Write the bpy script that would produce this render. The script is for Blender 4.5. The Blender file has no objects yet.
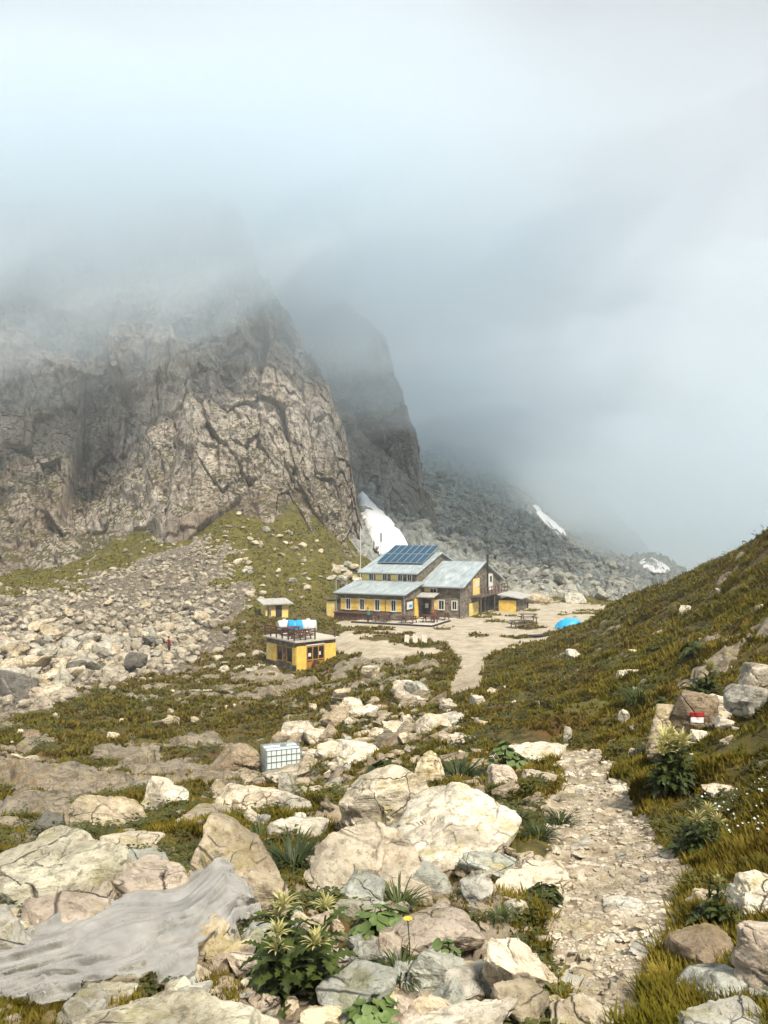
import bpy, bmesh, math, random
import numpy as np
from mathutils import Vector, Matrix, Euler

SC = bpy.context.scene
COL = SC.collection
F = 788.0; CX = 384.0; HZ = 530.0          # focal length, centre column and horizon row of a 768x1024 view
rng = np.random.default_rng(7)
R = math.radians

# ------------------------------------------------------------------ noise
def _h(ix, iy, iz, s):
    M = 0xffffffff
    h = (ix.astype(np.int64) * 374761393 + iy.astype(np.int64) * 668265263 + iz.astype(np.int64) * 2147483647 + s * 974711) & M
    h = ((h ^ (h >> 13)) * 1274126177) & M
    h = ((h ^ (h >> 16)) * 2246822519) & M
    h = h ^ (h >> 15)
    return (h & 0xffffff) / float(0xffffff)

def vnoise(p, s=0):
    i = np.floor(p).astype(np.int64); f = p - i
    f = f * f * f * (f * (f * 6 - 15) + 10)
    x, y, z = i[:, 0], i[:, 1], i[:, 2]
    r = 0
    for dx in (0, 1):
        wx = f[:, 0] if dx else 1 - f[:, 0]
        for dy in (0, 1):
            wy = f[:, 1] if dy else 1 - f[:, 1]
            for dz in (0, 1):
                wz = f[:, 2] if dz else 1 - f[:, 2]
                r = r + wx * wy * wz * _h(x + dx, y + dy, z + dz, s)
    return r * 2 - 1

def fbm(p, s=0, o=4, g=.5):
    a, t = 1.0, 0
    for k in range(o):
        t = t + a * vnoise(p + 17.3 * k, s + k); p = p * 2.03; a *= g
    return t

def ridged(p, s=0, o=4, g=.5):
    a, t = 1.0, 0
    for k in range(o):
        t = t + a * (1 - np.abs(vnoise(p + 11.7 * k, s + k)) * 2); p = p * 2.05; a *= g
    return t

def facet(p, s=0, tilt=.6):
    """Blocky noise: each cell carries its own tilted plane, so the surface breaks into flat angular faces."""
    i = np.floor(p).astype(np.int64)
    best = np.full(len(p), 1e9); val = np.zeros(len(p)); sec = np.full(len(p), 1e9)
    for dx in (-1, 0, 1):
        for dy in (-1, 0, 1):
            for dz in (-1, 0, 1):
                cx, cy, cz = i[:, 0] + dx, i[:, 1] + dy, i[:, 2] + dz
                c = np.stack([cx + _h(cx, cy, cz, s), cy + _h(cx, cy, cz, s + 1), cz + _h(cx, cy, cz, s + 2)], 1)
                d = p - c; r = (d * d).sum(1)
                v = (_h(cx, cy, cz, s + 3) * 2 - 1) + tilt * 2 * (d[:, 0] * (_h(cx, cy, cz, s + 4) - .5) + d[:, 1] * (_h(cx, cy, cz, s + 5) - .5) + d[:, 2] * (_h(cx, cy, cz, s + 6) - .5)) * 2
                m = r < best
                sec = np.where(m, best, np.minimum(sec, r))
                val = np.where(m, v, val); best = np.where(m, r, best)
    edge = np.sqrt(sec) - np.sqrt(best)
    return val, edge

def sstep(a, b, x):
    t = np.clip((x - a) / (b - a), 0, 1)
    return t * t * (3 - 2 * t)

def poly_sd(px, py, poly):
    """Signed distance to a polygon, positive inside."""
    px = np.asarray(px, float); py = np.asarray(py, float)
    n = len(poly); ins = np.zeros(px.shape, bool); d = np.full(px.shape, 1e18)
    for k in range(n):
        x0, y0 = poly[k]; x1, y1 = poly[(k + 1) % n]
        ex, ey = x1 - x0, y1 - y0
        t = np.clip(((px - x0) * ex + (py - y0) * ey) / (ex * ex + ey * ey + 1e-9), 0, 1)
        d = np.minimum(d, (px - x0 - t * ex) ** 2 + (py - y0 - t * ey) ** 2)
        c = ((y0 > py) != (y1 > py)) & (px < (x1 - x0) * (py - y0) / ((y1 - y0) + 1e-12) + x0)
        ins ^= c
    d = np.sqrt(d)
    return np.where(ins, d, -d)

# ------------------------------------------------------------------ the lie of the land: height over (bearing, distance)
CP = []
def row(Y, *pp):
    for px, py in pp: CP.append((px, Y, (HZ - py) / F * Y))
row(3.3, (-250, 1010), (-50, 1016), (100, 1020), (300, 1024), (500, 1026), (620, 1026), (768, 992), (950, 880))
row(5.2, (-250, 880), (-50, 885), (100, 892), (300, 904), (500, 902), (620, 900), (700, 884), (768, 852), (950, 720))
row(7.5, (-250, 850), (0, 848), (150, 852), (300, 852), (420, 846), (520, 842), (620, 838), (690, 826), (768, 786), (950, 640))
row(10.5, (-250, 838), (0, 836), (150, 830), (300, 818), (420, 802), (520, 796), (610, 790), (660, 775), (768, 722), (950, 560))
row(17, (-250, 820), (0, 815), (150, 805), (300, 795), (420, 765), (520, 752), (592, 745), (640, 715), (768, 652), (950, 490))
row(24, (-250, 800), (0, 790), (150, 783), (300, 778), (400, 750), (480, 732), (560, 712), (600, 700), (680, 664), (768, 610), (950, 455))
row(31, (-250, 775), (0, 768), (150, 768), (280, 768), (400, 736), (480, 715), (560, 688), (620, 662), (700, 626), (768, 578), (950, 440))
row(45, (-250, 730), (0, 727), (150, 722), (280, 722), (400, 700), (480, 684), (560, 660), (620, 634), (700, 588), (768, 534), (900, 440))
row(58, (-250, 705), (0, 702), (100, 694), (220, 692), (300, 686), (400, 670), (470, 668), (540, 650), (570, 640), (588, 629), (604, 612), (650, 590), (690, 574), (768, 548), (950, 500))
row(70, (-250, 680), (0, 676), (100, 670), (220, 668), (300, 670), (400, 650), (470, 646), (540, 642), (570, 637), (604, 618), (650, 603), (768, 590), (950, 570))
row(78, (-250, 655), (0, 642), (100, 640), (200, 646), (270, 644), (350, 634), (470, 633), (560, 630), (640, 620), (768, 615))
row(88, (-250, 622), (0, 608), (100, 606), (200, 610), (255, 616), (320, 621), (440, 621), (600, 621), (700, 632), (850, 640))
row(100, (-250, 604), (0, 584), (100, 580), (180, 578), (250, 576), (330, 588), (380, 610), (500, 610), (610, 611), (700, 640), (850, 660))
row(115, (-300, 590), (-100, 582), (0, 570), (80, 556), (150, 530), (220, 506), (290, 512), (350, 556), (420, 588), (490, 600), (600, 601), (700, 640), (850, 670))
row(150, (-300, 520), (0, 500), (200, 450), (300, 470), (350, 507), (375, 516), (400, 527), (450, 550), (520, 574), (560, 582), (600, 590), (640, 600), (768, 640), (900, 680))
row(190, (-300, 470), (200, 430), (340, 456), (370, 470), (400, 484), (450, 508), (520, 545), (560, 560), (600, 575), (640, 588), (768, 645), (900, 680))
row(235, (200, 410), (340, 440), (400, 464), (450, 482), (500, 505), (530, 520), (560, 543), (600, 564), (650, 582), (768, 640), (900, 660))
row(290, (-300, 440), (340, 420), (400, 448), (450, 456), (500, 482), (540, 510), (580, 548), (620, 558), (645, 556), (668, 562), (700, 582), (768, 620), (900, 640))
row(360, (340, 400), (450, 430), (500, 462), (550, 500), (600, 545), (650, 576), (700, 592), (768, 600), (900, 610))
row(450, (-300, 420), (340, 380), (480, 425), (540, 445), (600, 500), (640, 548), (700, 580), (768, 585), (900, 590))
CP = np.array(CP)
for px in (-600, -250, 100, 384, 700, 1000, 1400):
    CP = np.vstack([CP, [[px, .7, -1.66], [px, 1.6, -1.75 - .05 * (px < 0)]]])
CP = np.vstack([CP, [[1300, 5, -.2], [1300, 12, 1.2], [1300, 40, 6], [1300, 120, -10], [1300, 400, -40], [-700, 5, -2.0], [-700, 20, -5.5], [-700, 80, -10], [-700, 200, 25], [-700, 450, 60]]])

def _ab(px, Y):
    return np.stack([np.asarray(px, float) / 260.0, np.log(np.asarray(Y, float)) * 1.25], 1)
def _tp(r2):
    return .5 * r2 * np.log(r2 + 1e-12)
_A = _ab(CP[:, 0], CP[:, 1]); _n = len(_A)
_S = .35 + CP[:, 1] ** .9                                   # heights are interpolated relative to distance
_K = np.zeros((_n + 3, _n + 3))
_K[:_n, :_n] = _tp(((_A[:, None] - _A[None]) ** 2).sum(2)) + np.eye(_n) * 1e-3
_K[:_n, _n] = 1; _K[:_n, _n + 1:] = _A; _K[_n:, :_n] = _K[:_n, _n:].T
_W = np.linalg.solve(_K, np.concatenate([CP[:, 2] / _S, [0, 0, 0]]))

def z_base(px, Y):
    px = np.asarray(px, float).ravel(); Y = np.asarray(Y, float).ravel()
    out = np.empty(len(px))
    for k in range(0, len(px), 20000):
        a = _ab(px[k:k + 20000], Y[k:k + 20000])
        r2 = ((a[:, None] - _A[None]) ** 2).sum(2)
        out[k:k + 20000] = (_tp(r2) @ _W[:_n] + _W[_n] + a @ _W[_n + 1:]) * (.35 + Y[k:k + 20000] ** .9)
    X = (px - CX) / F * Y                                   # the levelled yard round the hut
    w = sstep(-2.5, 3.5, poly_sd(X, Y, [(-7.5, 83), (-4, 79), (4, 76), (12, 77), (20, 82), (27, 90), (32, 104), (30, 114), (18, 116), (6, 108), (-2, 97), (-8, 89)]))
    return out * (1 - w) + (-10.2) * w

PATH_NEAR = [(556, 748), (604, 742), (612, 770), (640, 822), (672, 862), (694, 890), (686, 925), (672, 965), (664, 1045), (560, 1045), (556, 985), (548, 930), (524, 900), (545, 868), (548, 830), (562, 790)]
YARD = [(336, 633), (350, 640), (400, 634), (440, 642), (462, 655), (450, 690), (458, 697), (482, 690), (482, 660), (500, 648), (545, 640), (560, 632), (585, 622), (612, 606), (560, 603), (500, 606), (420, 615), (335, 622)]
FOOTWAY = [(505, 640), (436, 638), (458, 652), (462, 664), (452, 682), (446, 702), (478, 702), (484, 686), (482, 664), (490, 652)]
TRACK = [(300, 640), (345, 637), (440, 648), (445, 656), (380, 660), (330, 652)]
BEDROCK = [[(-400, 850), (-400, 715), (0, 706), (80, 716), (190, 728), (270, 738), (255, 775), (200, 790), (150, 800), (110, 815), (60, 822), (0, 835)],
           [(120, 690), (240, 678), (340, 672), (400, 660), (420, 668), (360, 690), (260, 706), (150, 708)],
           [(340, 655), (400, 650), (450, 652), (430, 672), (370, 672)]]
SCREE = [(-400, 640), (0, 600), (60, 588), (110, 570), (160, 552), (205, 538), (238, 560), (240, 600), (215, 640), (180, 670), (110, 690), (40, 712), (-20, 722), (-400, 720)]
BROWN = [(0, 745), (60, 690), (200, 685), (300, 690), (340, 705), (230, 760), (60, 722)]

def masks(px, Y, zb):
    """grass, dirt, bedrock, scree weights at ground points."""
    py = HZ - zb / Y * F
    X = (px - CX) / F * Y
    P = np.stack([X, Y, zb * 0], 1)
    w1 = fbm(P * .35, 3, 4); w2 = fbm(P * 1.6, 9, 3)
    jx = px + w2 * np.clip(90 / Y, 2, 14); jy = py + w1 * np.clip(60 / Y, 2, 8)
    dirt = sstep(-10, 6, poly_sd(jx, jy, PATH_NEAR)) * sstep(22, 17.5, Y)
    far = (Y > 50) & (Y < 121)
    dirt = np.maximum(dirt, sstep(-3, 2, poly_sd(px + w1 * 4, py + w2 * 2, YARD)) * far)
    dirt = np.maximum(dirt, .9 * sstep(-3, 3, poly_sd(px + w1 * 6, py + w2 * 2, TRACK)) * far)
    way = sstep(-2, 2, poly_sd(px + w1 * 3, py + w2 * 1.5, FOOTWAY)) * (Y > 40) * (Y < 90)
    rock = np.zeros_like(px)
    for k, pg in enumerate(BEDROCK):
        lo, hi = ((13, 60), (40, 76), (55, 84))[k]
        rock = np.maximum(rock, sstep(-8, 10, poly_sd(px + w1 * 22, py + w2 * 8 + w1 * 6, pg)) * ((Y > lo) & (Y < hi)))
    scree = sstep(-8, 8, poly_sd(px + w1 * 34, py + w1 * 9 + w2 * 6, SCREE)) * ((Y > 50) & (Y < 112))
    far_s = sstep(117, 122, Y + w1 * 2) * sstep(335, 365, px + w1 * 8)
    far_s = np.maximum(far_s, sstep(125, 135, Y))
    scree = np.maximum(scree, far_s)
    # the stony rib in front and the rubble between its boulders
    front = sstep(14, 9, Y) * sstep(600, 520, px + w1 * 30)
    rock = rock * (1 - .95 * sstep(.12, .42, fbm(P * .33, 29, 4)) * (Y > 13))
    rock = np.maximum(rock, front * sstep(.1, .7, w1 + .1 + w2 * .3) * .6)
    mid = (Y >= 9) & (Y < 60) & (px > 200)
    rock = np.maximum(rock, mid * sstep(.75, 1.05, w1 + w2 * .5 + .25 * (px < 480)))
    dirt = np.maximum(dirt, front * sstep(.55, .9, fbm(P * .8, 21, 3)) * .5)
    heath = sstep(-12, 12, poly_sd(jx, jy, BROWN)) * (Y > 16) * (Y < 66)
    rock = rock * (1 - heath * sstep(-.45, .05, fbm(P * .5, 27, 4)))
    dirt = dirt * (1 - far * .9 * sstep(.30, .55, fbm(P * .32, 28, 4)) * sstep(112, 100, Y))
    dirt = np.maximum(dirt, way)
    rock = rock * (1 - dirt); scree = scree * (1 - dirt)
    rock = rock * (1 - scree)
    grass = np.clip(1 - dirt - rock - scree, 0, 1)
    return grass, dirt, rock, scree

def z_full(px, Y, want=False):
    px = np.asarray(px, float).ravel(); Y = np.asarray(Y, float).ravel()
    zb = z_base(px, Y)
    g, d, r, s = masks(px, Y, zb)
    X = (px - CX) / F * Y
    P = np.stack([X, Y, np.zeros_like(X)], 1)
    k = np.clip(Y / 12, .25, 1)
    X_, Y_ = X, Y
    yard = sstep(-1, 3, poly_sd(X, Y, [(-7.5, 83), (-4, 79), (4, 76), (12, 77), (20, 82), (27, 90), (32, 104), (30, 114), (18, 116), (6, 108), (-2, 97), (-8, 89)]))
    calm = 1 - .95 * yard
    z = zb + calm * k * (.28 * fbm(P * .22, 40, 3) * (1 - .7 * d) + .10 * fbm(P * .9, 41, 3) * (1 - .6 * d)) + calm * .03 * fbm(P * 4.3, 42, 3)
    z = z + calm * g * .06 * fbm(P * 2.2, 47, 2) * np.clip(Y / 8, .4, 1.5)
    Q = P @ np.array([[1, .3, 0], [-.3, 1, 0], [0, 0, 1.0]])
    f1, e1 = facet(Q * np.array([.30, .42, 1]) , 50); f2, e2 = facet(Q * np.array([.9, 1.3, 1]), 60); f3, e3 = facet(Q * 3.1, 70)
    k2 = np.where(Y > 13, .45, 1.0)
    z = z + calm * r * k * (.50 * k * np.where(Y > 13, .5, 1) * f1 + .24 * k2 * f2 + .09 * k2 * f3 - .12 * np.exp(-(e1 / .05) ** 2) - .05 * np.exp(-(e2 / .06) ** 2))
    far = sstep(100, 135, Y)
    z = z + s * calm * ((1 - far) * (.22 * f2 + .12 * f3) + far * (1.3 * f1 + .55 * f2))
    z = z + d * (1 - far) * calm * .02 * f3
    return (z, g, d, r, s) if want else z

def at(px, Y):
    z = float(z_full([px], [Y])[0])
    return Vector(((px - CX) / F * Y, Y, z))

_YS = np.exp(np.linspace(math.log(2.0), math.log(330), 520))
_XS = np.linspace(-320, 1020, 336)
_TZ = z_base(np.repeat(_XS, len(_YS)), np.tile(_YS, len(_XS))).reshape(len(_XS), -1)
_TP = HZ - _TZ / _YS[None] * F
def locate_many(px, py, ymin=2.2):
    """Distance at which the sight line through (px, py) first meets the ground."""
    px = np.asarray(px, float); py = np.asarray(py, float)
    ymin = np.broadcast_to(np.asarray(ymin, float), px.shape)
    u = np.clip((px - _XS[0]) / (_XS[1] - _XS[0]), 0, len(_XS) - 1.001); i = u.astype(int); w = (u - i)[:, None]
    out = np.full(len(px), np.nan)
    for a in range(0, len(px), 4000):
        q = slice(a, min(len(px), a + 4000))
        pp = _TP[i[q]] * (1 - w[q]) + _TP[i[q] + 1] * w[q]
        ok = (pp <= py[q][:, None]) & (_YS[None] >= ymin[q][:, None])
        idx = ok.argmax(1)
        out[q] = np.where(ok.any(1), _YS[idx], np.nan)
    return out
def locate(px, py, ymin=2.2):
    return float(locate_many([px], [py], ymin)[0])

# ------------------------------------------------------------------ object helpers
def put(o, parent=None):
    COL.objects.link(o)
    if parent is not None: o.parent = parent
    return o
def tag(o, label=None, cat=None, group=None, kind=None):
    if label: o['label'] = label
    if cat: o['category'] = cat
    if group: o['group'] = group
    if kind: o['kind'] = kind
    return o
def mesh_np(name, v, faces, mat, smooth=False, attr=None, mats=None, midx=None):
    """Mesh from arrays; faces is an (n, k) integer array or a list of such arrays."""
    me = bpy.data.meshes.new(name)
    v = np.asarray(v, np.float32)
    fl = faces if isinstance(faces, list) else [faces]
    fl = [np.asarray(f, np.int32) for f in fl if len(f)]
    me.vertices.add(len(v)); me.vertices.foreach_set('co', v.ravel())
    nl = sum(f.size for f in fl); npoly = sum(len(f) for f in fl)
    me.loops.add(nl); me.loops.foreach_set('vertex_index', np.concatenate([f.ravel() for f in fl]))
    tot = np.concatenate([np.full(len(f), f.shape[1], np.int32) for f in fl])
    me.polygons.add(npoly)
    me.polygons.foreach_set('loop_start', np.concatenate([[0], np.cumsum(tot)[:-1]]).astype(np.int32))
    me.polygons.foreach_set('loop_total', tot)
    me.polygons.foreach_set('use_smooth', np.full(npoly, smooth))
    me.update(calc_edges=True); me.validate()
    for m in (mats or [mat]): me.materials.append(m)
    if midx is not None: me.polygons.foreach_set('material_index', np.asarray(midx, np.int32))
    if attr is not None:
        for nm, dat in attr.items():
            a = me.color_attributes.new(nm, 'FLOAT_COLOR', 'POINT'); a.data.foreach_set('color', np.asarray(dat, np.float32).ravel())
    return me
def obj_np(name, v, faces, mat, parent=None, **k):
    return put(bpy.data.objects.new(name, mesh_np(name, v, faces, mat, **k)), parent)
def empty(name, loc, rz=0):
    o = bpy.data.objects.new(name, None); o.empty_display_size = .2
    o.location = loc; o.rotation_euler = (0, 0, rz)
    return put(o)
def copy_tree(o, parent=None):
    c = o.copy(); COL.objects.link(c)
    if parent is not None: c.parent = parent
    for ch in o.children: copy_tree(ch, c)
    return c

class MB:
    """Collects solid pieces that end up as ONE mesh."""
    def __init__(s): s.bm = bmesh.new()
    def box(s, c, d, rot=(0, 0, 0), bev=0):
        m = Matrix.Translation(c) @ Euler(rot).to_matrix().to_4x4() @ Matrix.Diagonal((d[0], d[1], d[2], 1))
        r = bmesh.ops.create_cube(s.bm, size=1, matrix=m)
        if bev:
            es = list({e for v in r['verts'] for e in v.link_edges})
            bmesh.ops.bevel(s.bm, geom=es, offset=bev, segments=2, affect='EDGES', profile=.6)
        return s
    def cyl(s, a, b, r0, r1=None, n=12):
        a, b = Vector(a), Vector(b); d = b - a
        m = Matrix.Translation((a + b) / 2) @ d.to_track_quat('Z', 'Y').to_matrix().to_4x4()
        bmesh.ops.create_cone(s.bm, cap_ends=True, segments=n, radius1=r0, radius2=r0 if r1 is None else r1, depth=d.length, matrix=m)
        return s
    def prism(s, prof, x0, x1, axis='x'):
        """Extrude a closed (y, z) outline along x."""
        a = [s.bm.verts.new((x0, p[0], p[1]) if axis == 'x' else (p[0], x0, p[1])) for p in prof]
        b = [s.bm.verts.new((x1, p[0], p[1]) if axis == 'x' else (p[0], x1, p[1])) for p in prof]
        n = len(prof)
        s.bm.faces.new(a); s.bm.faces.new(b[::-1])
        for k in range(n): s.bm.faces.new((a[k], b[k], b[(k + 1) % n], a[(k + 1) % n]))
        bmesh.ops.recalc_face_normals(s.bm, faces=s.bm.faces)
        return s
    def tube(s, pts, r, n=8):
        pts = [Vector(p) for p in pts]; rings = []
        for k, p in enumerate(pts):
            d = (pts[min(k + 1, len(pts) - 1)] - pts[max(k - 1, 0)]).normalized()
            u = d.orthogonal().normalized(); w = d.cross(u)
            if rings:
                u = (pu - d * pu.dot(d)).normalized(); w = d.cross(u)
            pu = u
            rr = r[k] if isinstance(r, (list, tuple)) else r
            rings.append([s.bm.verts.new(p + (u * math.cos(6.2832 * j / n) + w * math.sin(6.2832 * j / n)) * rr) for j in range(n)])
        for a, b in zip(rings, rings[1:]):
            for j in range(n): s.bm.faces.new((a[j], a[(j + 1) % n], b[(j + 1) % n], b[j]))
        s.bm.faces.new(rings[0][::-1]); s.bm.faces.new(rings[-1])
        return s
    def build(s, name, mat, parent=None, smooth=False):
        me = bpy.data.meshes.new(name); s.bm.to_mesh(me); s.bm.free()
        me.materials.append(mat)
        if smooth:
            for p in me.polygons: p.use_smooth = True
        return put(bpy.data.objects.new(name, me), parent)

# ------------------------------------------------------------------ materials
class NT:
    def __init__(s, name):
        s.m = bpy.data.materials.new(name); s.m.use_nodes = True
        s.t = s.m.node_tree; s.t.nodes.clear()
        s.out = s.t.nodes.new('ShaderNodeOutputMaterial')
    def n(s, typ, ins=None, **pr):
        x = s.t.nodes.new('ShaderNode' + typ)
        for k, v in pr.items(): setattr(x, k, v)
        for k, v in (ins or {}).items():
            i = x.inputs[k]
            if isinstance(v, bpy.types.NodeSocket): s.t.links.new(v, i)
            else: i.default_value = v
        return x
    def pos(s, scale=1.0, obj=False):
        p = s.n('TexCoord').outputs['Object'] if obj else s.n('NewGeometry').outputs['Position']
        sc = scale if isinstance(scale, tuple) else (scale,) * 3
        return s.n('Mapping', {'Vector': p, 'Scale': sc}).outputs[0]
    def noise(s, v, scale, detail=6, rough=.6, dist=0):
        return s.n('TexNoise', {'Vector': v, 'Scale': scale, 'Detail': detail, 'Roughness': rough, 'Distortion': dist}).outputs['Fac']
    def ramp(s, f, *st, interp='LINEAR'):
        r = s.n('ValToRGB', {'Fac': f}); cr = r.color_ramp; cr.interpolation = interp
        while len(cr.elements) < len(st): cr.elements.new(.5)
        for e, (p, c) in zip(cr.elements, st):
            e.position = p; e.color = (c, c, c, 1) if isinstance(c, (int, float)) else (*c, 1)
        return r.outputs['Color']
    def mix(s, f, a, b, mode='MIX'):
        x = s.n('Mix', data_type='RGBA', blend_type=mode)
        for sock, v in ((x.inputs[0], f), (x.inputs[6], a), (x.inputs[7], b)):
            if isinstance(v, bpy.types.NodeSocket): s.t.links.new(v, sock)
            elif isinstance(v, tuple): sock.default_value = (*v, 1) if len(v) == 3 else v
            else: sock.default_value = v
        return x.outputs[2]
    def math(s, op, a, b=0.0):
        return s.n('Math', {0: a, 1: b}, operation=op).outputs[0]
    def bsdf(s, col, rough=.85, bump=None, strength=.5, dist=.05, **kw):
        ins = {'Base Color': col if isinstance(col, bpy.types.NodeSocket) else (*col, 1), 'Roughness': rough}
        ins.update({k.replace('_', ' '): v for k, v in kw.items()})
        if bump is not None:
            ins['Normal'] = s.n('Bump', {'Height': bump, 'Strength': strength, 'Distance': dist}).outputs[0]
        b = s.n('BsdfPrincipled', ins)
        s.t.links.new(b.outputs[0], s.out.inputs['Surface'])
        return s.m

def rock_nodes(m, P, cols, lichen=.5, warm=.5, greyed=.45):
    """Colour and bump height of weathered alpine gneiss; P is a world-space position in metres."""
    dark, mid, light = cols
    n1 = m.noise(P, 1.7, 11, .68, .4)
    n2 = m.noise(P, .45, 4, .5, .6)
    n3 = m.noise(P, 11.0, 7, .74)
    bed = m.noise(m.n('Mapping', {'Vector': P, 'Rotation': (.5, .35, .3), 'Scale': (.5, .6, 5.0)}).outputs[0], 1.6, 7, .62, .3)
    c = m.ramp(n1, (.32, dark), (.42, mid), (.55, light))
    c = m.mix(m.ramp(n3, (.36, .75), (.50, 0.0)), c, tuple(x * .9 for x in dark))
    c = m.mix(m.ramp(n3, (.54, 0.0), (.68, .6)), c, tuple(min(.8, x * 1.12) for x in light))
    c = m.mix(m.ramp(bed, (.38, .45), (.50, 0.0)), c, tuple(x * .62 for x in mid))
    rust = m.ramp(m.noise(P, .9, 6, .6, 1.0), (.55, 0.0), (.70, warm))
    c = m.mix(rust, c, (.26, .165, .08))
    grey = m.ramp(n2, (.50, 0.0), (.64, greyed))
    c = m.mix(grey, c, (.27, .28, .26))
    li = m.math('MULTIPLY', m.ramp(m.noise(P, 2.4, 8, .72, .3), (.54, 0.0), (.62, 1.0)), lichen)
    c = m.mix(li, c, (.30, .27, .07))
    li2 = m.ramp(m.noise(P, 5.5, 8, .75), (.60, 0.0), (.66, .75))
    c = m.mix(li2, c, (.05, .045, .032))
    li3 = m.ramp(m.noise(P, 26.0, 6, .7), (.60, 0.0), (.66, .55))
    c = m.mix(li3, c, (.06, .055, .045))
    pale = m.ramp(m.noise(P, 4.1, 7, .7, .5), (.62, 0.0), (.70, .6))
    c = m.mix(pale, c, (.55, .52, .44))
    vo = m.n('TexVoronoi', {'Vector': m.mix(.18, P, m.n('TexNoise', {'Vector': P, 'Scale': 1.1, 'Detail': 5}).outputs['Color']), 'Scale': 1.25}, feature='DISTANCE_TO_EDGE').outputs['Distance']
    vo2 = m.n('TexVoronoi', {'Vector': m.mix(.22, P, m.n('TexNoise', {'Vector': P, 'Scale': 2.6, 'Detail': 6}).outputs['Color']), 'Scale': 3.4}, feature='DISTANCE_TO_EDGE').outputs['Distance']
    crack = m.math('MULTIPLY', m.ramp(vo, (.0, 1.0), (.013, 0.0)), m.ramp(m.noise(P, .8, 3), (.46, 0.0), (.58, .8)))
    crack2 = m.math('MULTIPLY', m.ramp(vo2, (.0, 1.0), (.016, 0.0)), m.ramp(m.noise(P, 1.3, 4), (.48, 0.0), (.58, .8)))
    crack = m.math('MAXIMUM', crack, crack2)
    c = m.mix(crack, c, (.09, .07, .05))
    h = m.math('ADD', m.math('MULTIPLY', n1, 1.2), m.math('MULTIPLY', n3, .4))
    h = m.math('ADD', h, m.math('MULTIPLY', bed, .6))
    h = m.math('SUBTRACT', h, m.math('MULTIPLY', crack, .6))
    return c, h

def make_rock(name, cols, lichen=.5, warm=.5, tint=True, strength=.9, dist=.09, greyed=.45):
    m = NT(name)
    P = m.pos()
    c, h = rock_nodes(m, P, cols, lichen, warm, greyed)
    if tint:
        oi = m.n('ObjectInfo')
        c = m.mix(1.0, c, oi.outputs['Color'], 'MULTIPLY')
        v = m.n('MapRange', {'Value': oi.outputs['Random'], 'To Min': .8, 'To Max': 1.2}).outputs[0]
        c = m.n('HueSaturation', {'Color': c, 'Value': v}).outputs[0]
    return m.bsdf(c, .88, h, strength, dist)

GN = ((.19, .16, .12), (.47, .43, .355), (.74, .70, .605))
M = {}
M['rock'] = make_rock('gneiss', GN, .5, .28)
M['scree'] = make_rock('scree_stone', ((.17, .15, .12), (.42, .385, .31), (.68, .63, .52)), .2, .35, greyed=.15)
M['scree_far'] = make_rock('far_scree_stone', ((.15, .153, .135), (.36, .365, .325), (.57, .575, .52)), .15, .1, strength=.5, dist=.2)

def plain(name, col, rough=.6, var=.15, scale=8, bump=.15, **kw):
    m = NT(name)
    P = m.pos(1.0, obj=True)
    n = m.noise(P, scale, 6, .6)
    c = m.mix(m.ramp(n, (.3, 0.0), (.7, 1.0)), tuple(x * (1 - var) for x in col), tuple(min(1, x * (1 + var)) for x in col))
    return m.bsdf(c, rough, n, bump, .01, **kw)

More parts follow.
